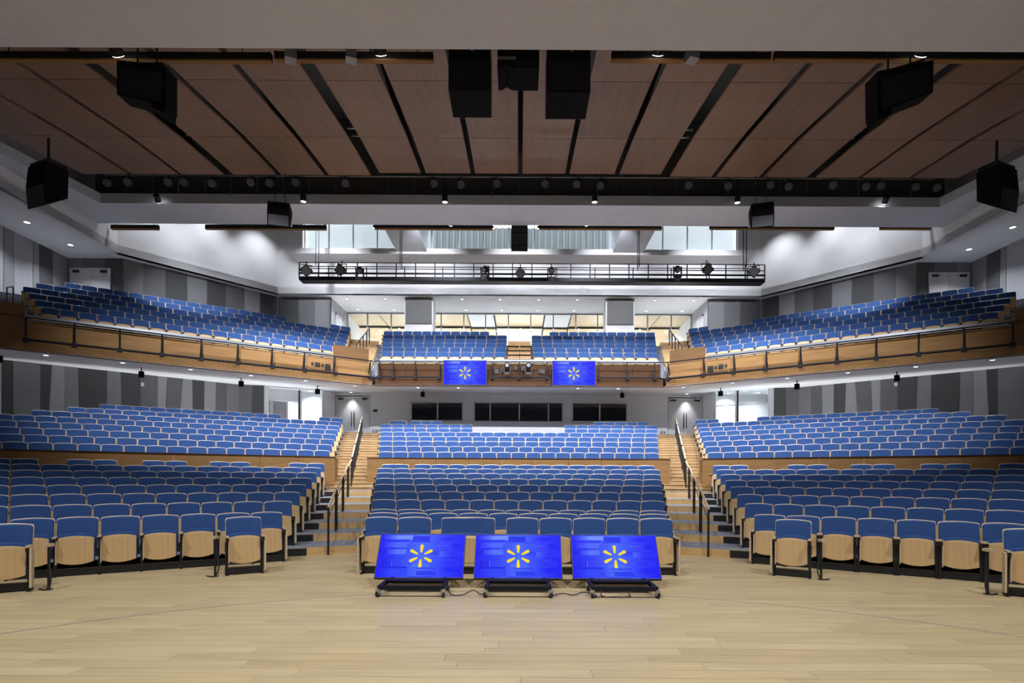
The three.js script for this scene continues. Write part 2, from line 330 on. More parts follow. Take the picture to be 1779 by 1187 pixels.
// back wall of the lower level with entrances
struct('wall_back', [
  bd(-10.15, -9.95, 3, 6.5, 30, 30.2), bd(9.95, 10.15, 3, 6.5, 30, 30.2), bd(-9.95, -8.1, 5.92, 6.5, 30, 30.2), bd(8.1, 9.95, 5.92, 6.5, 30, 30.2),
  bd(-8.1, 8.1, 2.5, 4.58, 30, 30.2), bd(-8.1, 8.1, 5.66, 6.5, 30, 30.2),
  ...[[-8.1, -5.9], [-3.02, -2.46], [2.34, 2.86], [5.9, 8.1]].map(([a, b]) => bd(a, b, 4.58, 5.66, 30, 30.2)),
  bd(-8.1, 8.1, 2.5, 6.5, 30.9, 31)], M.wallWhite, 'white back wall of the lower level');
for (const sg of [-1, 1]) struct(sg < 0 ? 'wall_entrance_west' : 'wall_entrance_east', [
  slab([[sg * 12.78, 27.6], [sg * 12.55, 27.65], [sg * 12.55, 27.9], [sg * 12.78, 27.9]], 3.2, 6.5),
  slab([[sg * 12.55, 27.7], [sg * 10.15, 28.9], [sg * 10.15, 29.1], [sg * 12.55, 27.9]], sg < 0 ? 6.05 : 6.12, 6.5), slab([[sg * 10.15, 28.9], [sg * 10.0, 30.0], [sg * 10.2, 30.05], [sg * 10.35, 29.0]], 3.2, 6.5)], M.wallWhite, 'white wall round the glazed entrance');

// ---- balcony: sloping soffit, floor steps, front
const BF = (sg) => side(sg, 6.8, 25.9, BANG);
{
  const pieces = [hex([P(-6.8, 5.86, 25.9), P(6.8, 5.86, 25.9), P(6.8, 6.14, 30.05), P(-6.8, 6.14, 30.05)], [P(-6.8, 5.876, 25.9), P(6.8, 5.876, 25.9), P(6.8, 6.3, 30.05), P(-6.8, 6.3, 30.05)])];
  for (const sg of [-1, 1]) {
    const f = BF(sg), e = [f(0, 0, 5.86), f(2, 0, 5.86), f(6.5, 0, 5.86), f(12.9, 0, 5.86), f(20, 0, 5.86)], w = [[6.8, 30.05, 6.14], [10.3, 30.05, 6.14], [14.2, 27.7, 6.16], [20.6, 22.0, 6.16], [26, 16, 6.16]].map(([x, d, y]) => P(sg * x, y, d));
    for (let i = 0; i < 4; i++) pieces.push(hex([e[i], e[i + 1], w[i + 1], w[i]], [e[i], e[i + 1], w[i + 1], w[i]].map((p) => V(p.x, p.y + (p.y > 6 ? 0.15 : 0.016), p.z))));
  }
  struct('ceiling_under_balcony', pieces, M.white, 'white sloping soffit under the balcony');
  const fl = [slab([[-7.3, 26.52], [7.3, 26.52], [9, 34.4], [-9, 34.4]], 6.38, 6.79)];
  for (let k = 1; k < 6; k++) { const d = 27.1 + 0.78 * k - 0.68; fl.push(slab([[-7.0 - 0.17 * k, d], [7.0 + 0.17 * k, d], [8.2, 34.4], [-8.2, 34.4]], 6.79 + 0.407 * (k - 1), 6.79 + 0.407 * k)); }
  for (const sg of [-1, 1]) for (let k = 0; k < 6; k++) {
    const f = side(sg, 8.3 + 0.18 * k, 26.33 + 0.78 * k - (k ? 0.62 : 0.5), BANG), y0 = k ? 6.79 + 0.407 * (k - 1) : 6.38, y1 = 6.79 + 0.407 * k, n = 7.4 - 0.66 * k, L = 15;
    fl.push(hex([f(-0.0, 0, y0), f(L, 0, y0), f(L, n, y0), f(0, n, y0)], [f(0, 0, y1), f(L, 0, y1), f(L, n, y1), f(0, n, y1)]));
  }
  struct('floor_balcony', fl, M.carpet, 'carpeted steps of the balcony');
}
// ---- upper ceilings
{
  const H = 11.75, T = 0.35, c = structGroup('ceiling_rear', 'white rear ceiling over the balcony');
  obj('middle_slab', bd(-13.45, 13.45, H, H + T, 30.74, 34.5), M.white, c);
  for (const sg of [-1, 1]) {
    obj('side_slab', [slab([[sg * 18.3, -7], [sg * 18.35, 25.2], [sg * 21.3, 26.0], [sg * 21.3, -7]], H, H + T), slab([[sg * 18.35, 25.2], [sg * 13.45, 30.74], [sg * 13.8, 31.5], [sg * 21.3, 26.0]], H, H + T)], M.white, c);
    obj('upstand', slab([[sg * 18.3, -7], [sg * 18.35, 25.2], [sg * 18.55, 25.2], [sg * 18.5, -7]], H, 17), M.white, c);
  }
  for (const sg of [-1, 1]) struct(sg < 0 ? 'wall_washed_west' : 'wall_washed_east', [slab([[sg * 18.35, 25.2], [sg * 13.45, 30.74], [sg * 13.6, 30.95], [sg * 18.55, 25.4]], H, 17.1)], M.white, 'bright white upper wall under wall washers');
}
// ---- clerestory wall, ledge and deep beams
struct('wall_clerestory', [bd(-13.6, 13.6, 11.75, 13.76, 30.74, 31), bd(-13.6, 13.6, 15.8, 17.1, 30.74, 31), bd(-13.6, -12.1, 13.76, 15.8, 30.74, 31), bd(12.15, 13.6, 13.76, 15.8, 30.74, 31), bd(-6.6, -4.85, 13.76, 15.8, 30.74, 31), bd(5.05, 6.6, 13.76, 15.8, 30.74, 31)], M.white, 'white rear wall below and between the high windows');
struct('trim_ledge', [bd(-12.3, 12.3, 13.45, 13.74, 29.4, 30.75)], M.white, 'white ledge under the high windows');
for (const sg of [-1, 1]) struct('ceiling_beam', [bd(sg * 5.75 - 0.8, sg * 5.75 + 0.8, 13.56, 16.9, 24.3, 30.75)], M.beam, 'deep white beam running to the rear wall');
for (const sg of [-1, 1]) struct('wall_column', [bd(sg * 5.72 - 0.82, sg * 5.72 + 0.82, 6.5, 11.76, 31.4, 32.3)], M.white, 'white column behind the balcony seats');
for (const sg of [-1, 1]) tag(obj('acoustic_panel', bd(sg * 5.72 - 0.74, sg * 5.72 + 0.74, 10.28, 11.7, 31.3, 31.396), M.panelGrey), 'square grey fabric panel on a white column above the balcony seats', 'wall panel', 'grey panels on the columns');
function glazing(name, xs, y0, y1, d, label, paneMat, frameMat = M.frame, w = 0.05) {      // vertical lights between mullions
  const g = structGroup(name, label);
  for (let i = 0; i < xs.length - 1; i++) obj('pane', bd(xs[i] + w / 2, xs[i + 1] - w / 2, y0 + w, y1 - w, d - 0.006, d + 0.006), paneMat, g);
  for (const x of xs) obj('mullion', bd(x - w / 2, x + w / 2, y0, y1, d - 0.06, d + 0.06), frameMat, g);
  for (const y of [y0, y1]) obj('rail', bd(xs[0], xs[xs.length - 1], y - w / 2, y + w / 2, d - 0.06, d + 0.06), frameMat, g);
  return g;
}
const pitch = (a, b, n) => Array.from({ length: n + 1 }, (_, i) => a + (b - a) * i / n);
{
  const a = glazing('window_1', pitch(-4.85, 5.05, 7), 13.8, 15.8, 30.87, 'high window onto a grey corrugated roof screen', M.glass);
  const b = glazing('window_2', pitch(-12.0, -6.6, 4), 13.8, 15.8, 30.87, 'high window with white blinds', M.glass), c = glazing('window_3', pitch(6.6, 12.1, 4), 13.8, 15.8, 30.87, 'high window with white blinds', M.glass);
  for (const [g, x0, x1] of [[b, -12.0, -6.6], [c, 6.6, 12.1]]) obj('blind', bd(x0, x1, 13.9, 15.8, 31.06, 31.066), M.shade, g);
  const s = new THREE.Shape(); s.moveTo(-8, 0);
  for (let x = -8; x < 8; x += 0.4) { s.lineTo(x + 0.16, 0); s.lineTo(x + 0.2, 0.09); s.lineTo(x + 0.36, 0.09); s.lineTo(x + 0.4, 0); }
  s.lineTo(8, 0.2); s.lineTo(-8, 0.2);
  struct('wall_roof_screen', [boxUV(new THREE.ExtrudeGeometry(s, { depth: 5.45, bevelEnabled: false }).rotateX(-Math.PI / 2).translate(0, 12.4, -36))], M.corrugated, 'grey corrugated roof screen outdoors');
}
// ---- roof and outer shell, so that daylight comes in only through the windows
struct('ceiling_roof', [bd(-23.2, 23.2, 17, 17.3, -7.3, 31.05)], M.roof, 'grey roof deck above the hung ceiling');
struct('wall_shell', [bd(-23.2, -23, -0.2, 17.1, -7.3, 31.2), bd(23, 23.2, -0.2, 17.1, -7.3, 31.2), bd(-23.2, -13.5, 11.8, 17.1, 31, 31.2), bd(13.5, 23.2, 11.8, 17.1, 31, 31.2), bd(-23.2, -10.9, -0.2, 12.2, 31.6, 31.9), bd(10.9, 23.2, -0.2, 12.2, 31.6, 31.9)], M.roof, 'outer shell');
struct('wall_stage', [bd(-23.2, 23.2, -0.2, 17.1, -7.3, -7)], M.wallWhite, 'rear wall of the stage');

// ---- lobby behind the balcony: glass front, wooden ceiling
{
  struct('wall_lobby', [bd(-11.2, 11.2, 6, 12.4, 44, 44.2), bd(-11.2, -10.9, 6, 12.4, 34.4, 44.1), bd(10.9, 11.2, 6, 12.4, 34.4, 44.1)], M.wallWhite, 'white lobby walls');
  struct('floor_lobby', [bd(-11.2, 11.2, 8.6, 9.15, 33.2, 44.1)], M.white, 'pale lobby floor');
  const lc = structGroup('ceiling_lobby', 'wooden board ceiling of the lobby, two boards whitened as a glass reflection');
  struct('ceiling_lobby_roof', [bd(-11.2, 11.2, 12.1, 12.5, 34.3, 44.2)], M.roof, 'grey slab above the lobby ceiling');
  const xs = [-11, -8.9, -6.1, -3.3, -1.6, 1.6, 3.3, 6.1, 8.9, 11];
  for (let i = 0; i < xs.length - 1; i++) for (let j = 0; j < 3; j++) {
    const white = (i === 3 || i === 5) && j === 0, d0 = 34.45 + j * 3.2, y = 11.9 - (j % 2) * 0.16 - (i % 2) * 0.05;  // white boards stand in for a reflection in the lobby glass
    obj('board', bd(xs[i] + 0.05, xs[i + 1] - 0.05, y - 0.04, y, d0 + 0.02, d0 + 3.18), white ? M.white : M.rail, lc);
  }
  const g = glazing('window_4', [-10.7, -9.42, -7.95, -6.55, -4.85, -3.45, -2.1, -0.68, 0.7, 2.1, 3.5, 4.85, 6.55, 7.95, 9.42, 10.7], 8.9, 11.7, 34.3, 'glass front of the lobby', M.glass, M.greyMetal, 0.06);
  g.children.filter((m) => m.name.startsWith('rail')).forEach((m) => { m.material = M.greyMetal; });
  for (const [px, py] of [[660, 550], [655, 568], [757, 550], [814, 550], [796, 568], [862, 550], [922, 554], [921, 570], [1040, 551], [1052, 556], [1157, 551], [1137, 570]]) {
    const d = 38.2 - (py - 550) * -0.04, q = at(px, py, d); q.y = 11.6;
    downlight(V(q.x, 11.68, q.z), LUM.lobby, 'small round downlight in the wooden lobby ceiling', 'lobby downlights', { r: 0.09, angle: R(70) });
  }
  for (const x of [-7.5, 0, 7.5]) {                               // uplights added out of sight to brighten the lobby boards
    const t = thing('added_cove_lamp', 'unseen linear uplight added on the lobby wall to brighten the ceiling', 'wall lamp', V(x, 10.4, -43.8), 0, 'added lobby uplights');
    obj('housing', bx(-2, 2, -0.08, 0, -0.1, 0.1), M.frame, t); obj('diffuser', bx(-1.95, 1.95, 0, 0.01, -0.08, 0.08), M.glowSoft, t);
    const l = new THREE.RectAreaLight(lin(0.97, 0.97, 1.02), 185, 3.9, 0.16); l.position.set(0, 0.03, 0); l.lookAt(0, 4, 1.2); l.name = 'lamp_strip'; l.rotation.set(Math.PI / 2 + 0.25, 0, 0); t.add(l);
  }
}
// ---- bright vestibules behind the lower entrances
for (const sg of [-1, 1]) {
  struct(sg < 0 ? 'wall_vestibule_west' : 'wall_vestibule_east', [slab([[sg * 15.5, 28.2], [sg * 15.7, 28.2], [sg * 15.7, 31.3], [sg * 15.5, 31.3]], 3.2, 6.4), bd(Math.min(sg * 10.2, sg * 15.6), Math.max(sg * 10.2, sg * 15.6), 3.2, 6.4, 31.1, 31.3)], M.white, 'white vestibule walls');
  struct(sg < 0 ? 'ceiling_vestibule_west' : 'ceiling_vestibule_east', [slab([[sg * 12.6, 28.1], [sg * 10.2, 29.2], [sg * 10.2, 31.2], [sg * 15.6, 31.2]], 6.3, 6.45)], M.white, 'white vestibule ceiling');
  struct(sg < 0 ? 'floor_vestibule_west' : 'floor_vestibule_east', [bd(Math.min(sg * 10.2, sg * 15.6), Math.max(sg * 10.2, sg * 15.6), 3.3, 3.8, 28.6, 31.2)], M.white, 'pale vestibule floor');
  for (const [x, d] of [[11.1, 29.8], [12.2, 29.4], [11.6, 30.6], [13.1, 30.3]]) downlight(V(sg * x, 6.29, -d), LUM.vestibule, 'round downlight in the white vestibule ceiling', 'vestibule downlights', { r: 0.1, angle: R(72) });
}

// ---- stage header soffit in front, hung above the stage edge
struct('ceiling_stage_header', [bd(-23, 23, 9.6, 10.0, 6.6, 10.34)], M.header, 'plain white stage header soffit');
struct('ceiling_stage_fly', [bd(-23, 23, 12.8, 13, -7, 6.7), bd(-23, 23, 9.9, 13, 6.6, 6.7), bd(-23, 23, 10, 17, 10.2, 10.34)], M.roof, 'grey fly space over the stage');

// ---- hung wooden ceiling: panels between dark slots, in three facets
const profile = [[12.6, 11.85], [14.8, 12.2], [18.04, 12.67], [20.8, 12.93]];
{
  const c = structGroup('ceiling_wood', 'hung ceiling of wooden panels between dark slots');
  const slots = [[0, 0.16], [1.76, 0.17], [3.6, 0.19], [5.43, 0.38], [7.28, 0.18], [9.07, 0.18], [10.96, 0.36], [12.8, 0.15], [14.7, 0.15]];
  for (const sg of [-1, 1]) for (let i = 0; i < slots.length; i++) {
    const x0 = slots[i][0] + slots[i][1] / 2, last = i === slots.length - 1;
    for (let j = 0; j < 3; j++) {
      let [d0, y0] = profile[j], [d1, y1] = profile[j + 1];
      if (j === 2 && i < 3) { d1 -= 0.2; y1 -= 0.02; }
      const e0 = last ? 17.5 - j * 0.35 : slots[i + 1][0] - slots[i + 1][1] / 2, e1 = last ? 17.5 - (j + 1) * 0.35 : e0, g = 0.008;
      const q = (y) => [P(sg * x0, y0 + y, d0 + g), P(sg * e0, y0 + y, d0 + g), P(sg * e1, y1 + y, d1 - g), P(sg * x0, y1 + y, d1 - g)];
      obj('panel', hex(q(0), q(0.06), true), M.ceilWood[(i * 2 + j + (sg > 0 ? 1 : 0)) % 3], c);
    }
  }
  struct('wall_light_slot', [bd(-18.3, 18.3, 12.9, 17, 23.8, 23.95)], M.roof, 'grey rear wall of the deep roof space behind the stage lights');
  // steel seen up in the slots
  const k = thing('ceiling_grid', 'dark steel grid glimpsed through the ceiling slots', 'steel grid');
  for (const x of [-10.96, -5.43, 5.43, 10.96]) for (const d of [18.1, 18.5]) obj('crossbar', bd(x - 0.25, x + 0.25, 13.0, 13.05, d, d + 0.06), M.steel, k);
  for (let x = -16; x <= 16; x += 4) obj('beam', bd(x - 0.06, x + 0.06, 13.5, 13.75, 11, 22), M.void, k);
}
// ---- ring soffit behind it
{
  const c = structGroup('ceiling_ring', 'broad white soffit band round the wooden ceiling'), y0 = 12.53, y1 = 12.92;
  obj('rear_band', slab([[-16.86, 22.2], [16.86, 22.2], [18.36, 24.0], [-18.36, 24.0]], y0, y1), M.beam, c);
  for (const sg of [-1, 1]) obj('side_band', slab([[sg * 16.86, 22.2], [sg * 18.1, 17.0], [sg * 18.36, 17.0], [sg * 18.36, 24.0]], y0, y1), M.beam, c);
  for (const sg of [-1, 1]) obj('side_band', slab([[sg * 18.1, 17.0], [sg * 18.3, 10.2], [sg * 18.36, 10.2], [sg * 18.36, 17.0]], y0, y1), M.beam, c);
}
// ---- hung wooden reflectors, seen edge on, behind the ring and in front
function reflector(x0, x1, y, d, depth, label, group) {
  const t = thing('ceiling_reflector', label, 'reflector', P((x0 + x1) / 2, y, d), 0, group), w = (x1 - x0) / 2;
  obj('board', bx(-w, w, 0, 0.035, -depth, 0), M.parapet, t);
  obj('frame', [bx(-w, w, 0.035, 0.2, -0.05, -0.01), bx(-w, w, 0.035, 0.2, -depth, -depth + 0.04), bx(-w, -w + 0.05, 0.035, 0.2, -depth, 0), bx(w - 0.05, w, 0.035, 0.2, -depth, 0)], M.void, t);
  for (const s of [-0.8, 0.8]) obj('hanger', [rod(V(w * s, 0.2, -depth / 2), V(w * s, 1.4, -depth / 2), 0.012)], M.void, t);
  return t;
}
for (const [a, b] of [[192, 274], [356, 566], [650, 856], [936, 1150], [1234, 1450], [1531, 1622]]) {
  const p = at(a, 398, 24.6), q = at(b, 398, 24.6); reflector(p.x, q.x, (p.y + q.y) / 2, 24.6, 0.14, 'hung wooden reflector board behind the white soffit band', 'rear reflectors');
}
for (const [a, b] of [[-40, 470], [476, 752], [1063, 1340], [1347, 1850]]) {
  const p = at(a, 104, 12.6), q = at(b, 104, 12.6); reflector(p.x, q.x, (p.y + q.y) / 2, 12.6, 0.12, 'hung wooden reflector board with black frame above the stage edge', 'front reflectors');
}
// ---- house lamps: six on stems along the ring, four at the header, two behind the ring
const ringLamps = [[275, 350, -16.3, 29.3], [527, 350, -9, 24.5], [773, 351, -3, 24.5], [1033, 351, 3, 24.5], [1281, 352, 9, 24.5], [1537, 352, 16.3, 29.3]];
for (const [px, py, tx, td] of ringLamps) canLamp('house_lamp', 'bright house lamp on a black stem at the white soffit band', at(px, py, 21.9), P(tx, Math.abs(tx) > 16 ? 8.6 : 1, td - 1), Math.abs(tx) > 16 ? LUM.outer : LUM.ring, R(Math.abs(tx) > 16 ? 31 : 52), 'house lamps along the soffit band', { r: 0.1, hang: 1.2 });
for (const [px, py] of [[205, 96], [662, 94], [1143, 94], [1600, 96]]) { const p = at(px, py, 12.3); canLamp('work_lamp', 'bright round lamp under the reflector boards above the stage edge', p, V(p.x * 1.1, 1.6, p.z - 12), LUM.front, R(44), 'lamps above the stage edge', { r: 0.12, len: 0.16 }); }
for (const [px, py] of [[783, 392], [1019, 392]]) { const p = at(px, py, 24.2); canLamp('gallery_lamp', 'bright lamp below the soffit band near the high windows', p, V(p.x * 1.6, 6, p.z - 5), 150, R(50), 'lamps near the high windows', { r: 0.07, hang: 0.8 }); }
for (const [px, py] of [[565, 394], [650, 396], [856, 397], [935, 397], [1247, 396]]) { const p = at(px, py, 24.75); canLamp('small_lamp', 'small lamp at the end of a rear reflector board', p, V(p.x, 0, p.z), 0, R(40), 'small reflector lamps', { r: 0.05, len: 0.1 }); }
// wall washers hidden above the ring
for (const sg of [-1, 1]) for (const [x, d] of [[16.2, 25.2], [14.75, 26.85], [13.0, 28.8]]) {
  canLamp('wall_washer', 'wall washer lamp hung above the bright upper wall', P(sg * x, 15.9, d), P(sg * (x + 1.0), 12.2, d + 0.88), LUM.washer, R(40), 'wall washers', { r: 0.1, hang: 1.2 });
}
for (const x of [-9.5, -4.7, 0.1, 4.7, 9.5]) canLamp('wall_washer', 'wall washer lamp aimed at the rear gallery wall', P(x, 13.3, 24.9), P(x * 1.05, 11.9, 30.7), LUM.band, R(32), 'gallery washers', { r: 0.09, hang: 1 });
// wash lamps added out of view to light the stage floor
for (const x of [-7.5, -2.5, 2.5, 7.5]) for (const d of [3.2]) canLamp('added_stage_wash', 'unseen wash lamp added over the stage to light its floor', P(x, 11.6, d), P(x * 0.8, 0, d + 3.2), LUM.stage, R(50), 'added stage wash lamps', { r: 0.14, len: 0.4, hang: 1.1 });

// ---- ceiling downlights
for (const [px, py] of [[602.8, 517.6], [669.6, 517.6], [802.8, 518], [869, 519], [935.7, 519], [1003, 519], [1138, 519.6], [1205, 520]]) { const p = at(px, py, 31.55); downlight(V(p.x, 11.74, p.z), LUM.rear, 'small round downlight in the white rear ceiling', 'rear ceiling downlights'); }
for (const [px, py] of [[622, 537.5], [684.8, 537.5], [809.6, 538.5], [872, 538.5], [934, 538.5], [996.7, 539], [1123, 539], [1185, 539]]) { const p = at(px, py, 33.6); downlight(V(p.x, 11.74, p.z), LUM.rear, 'small round downlight in the white rear ceiling', 'rear ceiling downlights'); }
for (const sg of [-1, 1]) for (const d of [16, 22.2, 24.35]) downlight(V(sg * 19.8, 11.74, -d), LUM.side, 'small round downlight in the side ceiling over the balcony', 'side ceiling downlights', { r: 0.1 });
for (const sg of [-1, 1]) for (let i = 0; i < 7; i++) { const p = BF(sg)(0.6 + i * 2.25, 0.95, 5.92); downlight(p, LUM.down, 'small round downlight in the soffit under the balcony', 'downlights under the balcony'); }
for (const x of [-4.9, -2.95, 2.85, 4.8]) downlight(P(x, 5.918, 26.8), LUM.down, 'small round downlight in the soffit under the balcony', 'downlights under the balcony');
for (const sg of [-1, 1]) downlight(P(sg * 9.05, 6.125, 29.75), 12, 'small round downlight in front of the entrance doors', 'downlights at the doors', { angle: R(40) });

// ================================================================ CHAIRS
function arched(w, y0, y1, top, bottom, r) {
  const s = new THREE.Shape(), h = w / 2;
  s.moveTo(-h, y0); s.quadraticCurveTo(0, y0 - 2 * bottom, h, y0);
  s.lineTo(h, y1 - r); s.quadraticCurveTo(h, y1, h - r, y1 + top * 0.12);
  s.quadraticCurveTo(0, y1 + top * 1.9, -h + r, y1 + top * 0.12); s.quadraticCurveTo(-h, y1, -h, y1 - r); s.lineTo(-h, y0);
  return s;
}
function curvedPlate(shape, t, bevel, lean, y0, z0, bend) {
  const g = new THREE.ExtrudeGeometry(shape, { depth: t, bevelEnabled: bevel > 0, bevelThickness: bevel, bevelSize: bevel, bevelSegments: 1, curveSegments: 7 });
  const p = g.attributes.position;
  for (let i = 0; i < p.count; i++) { const x = p.getX(i); p.setZ(i, p.getZ(i) + bend * x * x); }
  g.translate(0, -y0, 0).rotateX(-lean).translate(0, y0, z0);
  return boxUV(g, true);
}
function chairParts(width, ends) {                                // ends: [arm at -x, arm at +x, wooden end at -x, wooden end at +x]
  const w = width - 0.034, ws = width - 0.112, out = {}, extra = [];
  out.back_shell = [M.rimWood, curvedPlate(arched(w, 0.4, 0.9, 0.022, 0, 0.03), 0.02, 0.006, R(11), 0.4, -0.118, 0.3)];
  out.backrest = [M.fabric, curvedPlate(arched(w - 0.03, 0.4, 0.881, 0.022, 0, 0.028), 0.026, 0.012, R(11), 0.4, -0.09, 0.3)];
  out.seat_cushion = [M.fabric, curvedPlate(arched(ws + 0.006, 0.23, 0.635, 0.03, 0.03, 0.03), 0.05, 0.012, R(9), 0.2, 0.02, 0.1)];
  out.seat_panel = [M.seatWood, curvedPlate(arched(ws, 0.225, 0.6, 0.028, 0.045, 0.02), 0.014, 0.004, R(9), 0.2, 0.09, 0.1)];
  out.base_rail = [M.black, bx(-width / 2 + 0.002, width / 2 - 0.002, 0.012, 0.11, -0.07, 0.05)];
  const leaf = [], end = [];
  for (const [on, sx] of [[ends[0], -1], [ends[1], 1]]) if (on) {
    const x = sx * (width / 2 - 0.022);
    extra.push(['stanchion', M.black, join([bx(x - 0.018, x + 0.018, 0.02, 0.6, -0.02, 0.06), bx(x - 0.02, x + 0.02, 0, 0.022, -0.11, 0.13), bx(x - 0.02, x + 0.022, 0.545, 0.605, 0.0, 0.19), bx(x - 0.02, x + 0.02, 0.36, 0.5, -0.14, 0.05)])]);
    extra.push(['armrest', M.rail, hex([V(x - 0.02, 0.605, -0.04), V(x + 0.022, 0.605, -0.04), V(x + 0.027, 0.61, 0.21), V(x - 0.02, 0.61, 0.21)], [V(x - 0.02, 0.628, -0.04), V(x + 0.022, 0.628, -0.04), V(x + 0.027, 0.63, 0.21), V(x - 0.02, 0.63, 0.21)])]);
    if (sx < 0) leaf.push(bx(x + 0.019, x + 0.031, 0.2, 0.56, 0.06, 0.17));
  }
  for (const [on, sx] of [[ends[2], -1], [ends[3], 1]]) if (on) { const x = sx * (width / 2 + 0.012); end.push(bx(x - 0.012, x + 0.012, 0.06, 0.6, 0.02, 0.19)); }
  for (const g of leaf) extra.push(['tablet_arm', M.rimWood, g]);
  for (const g of end) extra.push(['end_panel', M.rimWood, g]);
  return [...Object.entries(out).map(([n, [m, g]]) => [n, m, g]), ...extra];
}
const chairKinds = new Map();
function chairProto(width, ends) {
  const key = width.toFixed(2) + ends.join('');
  if (!chairKinds.has(key)) chairKinds.set(key, chairParts(width, ends));
  return chairKinds.get(key);
}
const ORD = ['front', 'second', 'third', 'fourth', 'fifth', 'sixth', 'seventh', 'eighth', 'ninth', 'tenth', 'eleventh', 'twelfth', 'thirteenth', 'fourteenth', 'fifteenth', 'sixteenth', 'seventeenth', 'eighteenth'];
const chairs = [];                                                // {x, y, d, turn, w, ends, block, row, kind}
const chairAt = (x, y, d, turn, w, ends, block, row, kind, nth) => chairs.push({ x, y, d, turn, w, ends, block, row, kind, nth });
const pxOf = (x, d) => 901 + FOCAL * x / d;
// middle block
for (let k = 0; k < 18; k++) {
  const dt = k < 10 ? 9.35 + 1.1 * k : 20.95 + 1.02 * (k - 10), d = dt - 0.22, y = k < 3 ? 0 : k < 10 ? STEP * (k - 2) : UP0 + UPS * (k - 10), X = XA(dt) - 0.06;
  let spans;
  const full = (a, b, n0) => { const n = n0 ?? Math.round((b - a) / 0.56), w = (b - a) / n; return Array.from({ length: n }, (_, i) => [a + w * i, a + w * (i + 1)]); };
  const xr = (p) => (p - 901) * dt / FOCAL;
  if (k === 0) spans = [[xr(636), xr(693.5)], [xr(693.5), xr(752)], [xr(768), xr(862)], [xr(879), xr(936.5)], [xr(936.5), xr(994)], [xr(994), xr(1052)], [xr(1052), xr(1109)], [xr(1109), xr(1168)]];
  else if (k === 9) spans = [[xr(663), xr(712)], ...full(xr(720), xr(1137), 14)];
  else if (k === 15 || k === 16) spans = [...full(xr(661), xr(821), 8), ...full(xr(980), xr(1141), 8)];
  else if (k === 17) spans = [[xr(677), xr(707)], ...full(xr(713), xr(768), 3), ...full(xr(1031), xr(1124), 5)];
  else spans = full(-X, X);
  spans.forEach(([a, b], i) => {
    const first = i === 0 || spans[i - 1][1] < a - 0.05, last = i === spans.length - 1 || spans[i + 1][0] > b + 0.05, w = Math.round((b - a) * 100) / 100;
    chairAt((a + b) / 2, y, d, 0, w, [1, +last, +(i === 0), +(i === spans.length - 1)], 'middle', k, w > 0.75 ? 'wide' : (i === 0 || i === spans.length - 1) ? 'end' : 'plain', Math.min(i, spans.length - 1 - i));
  });
}
// side blocks
for (const sg of [-1, 1]) for (let k = 0; k < 17; k++) {
  const dt = k < 9 ? 9.48 + 1.12 * k : 20.3 + 0.96 * (k - 9), y = k < 2 ? 0 : k < 9 ? STEP * (k - 1) : UP0 + UPS * (k - 9);
  const f = side(sg, XS(dt) + (k === 0 ? -0.05 : 0.03), dt, ANG), w = 0.56;
  for (let i = 0; i < 34; i++) {
    const p = f(k === 0 ? [0.5, 3.42, 3.98][i] : (i + 0.5) * w, -0.22, y), d = -p.z, px = pxOf(p.x, d), m = sg < 0 ? px : 1802 - px;
    if ((k && m < -45) || d < 3) break;
    if (k === 0 && i > 2) break;
    if (k === 8 && [2, 3, 6, 9, 12, 15, 18].includes(i)) continue;
    if (k === 16 && (m < 168 || (m > 478 && m < 562))) continue;
    if (k === 15 && m < 119) continue;
    if (k === 14 && m < 58) continue;
    const inner = i === 0, lone = k === 0;
    chairAt(p.x, y, d, sg < 0 ? ANG : -ANG, w, sg < 0 ? [1, +(inner || lone || k === 8), +(lone && i > 0), +(inner || lone)] : [+(1), +(inner || lone || i > 0), +(inner || lone), 0], 'side', k, lone ? (i ? 'loneOuter' : 'lone') : inner ? 'end' : 'plain', i);
  }
}
// balcony
for (const sg of [-1, 1]) for (let k = 0; k < 6; k++) {
  const dt = 27.1 + 0.78 * k, y = 6.79 + 0.407 * k, outer = 6.75 + 0.17 * k, n = k < 2 ? 11 : 12, inner = k === 5 ? 1.68 : 0.66, w = (outer - inner) / (k === 5 ? 11 : n);
  for (let i = 0; i < (k === 5 ? 11 : n); i++) chairAt(sg * (inner + w * (i + 0.5)), y, dt - 0.22, 0, w, [1, 0, 0, 0], 'balcony', k, 'plain');
  const f = side(sg, 8.36 + 0.18 * k, 26.33 + 0.78 * k, BANG), lim = [65, 50, 41, 31, 75, 112][k];
  for (let i = 0; i < 30; i++) {
    const p = f((i + 0.5) * 0.55, -0.22, y), px = pxOf(p.x, -p.z), m = sg < 0 ? px : 1802 - px;
    if (m < lim - 8) break;
    if (k === 5 && m > 500 && m < 570) continue;
    chairAt(p.x, y, -p.z, sg < 0 ? BANG : -BANG, 0.55, [1, 0, 0, 0], 'balcony', k, 'plain');
  }
}
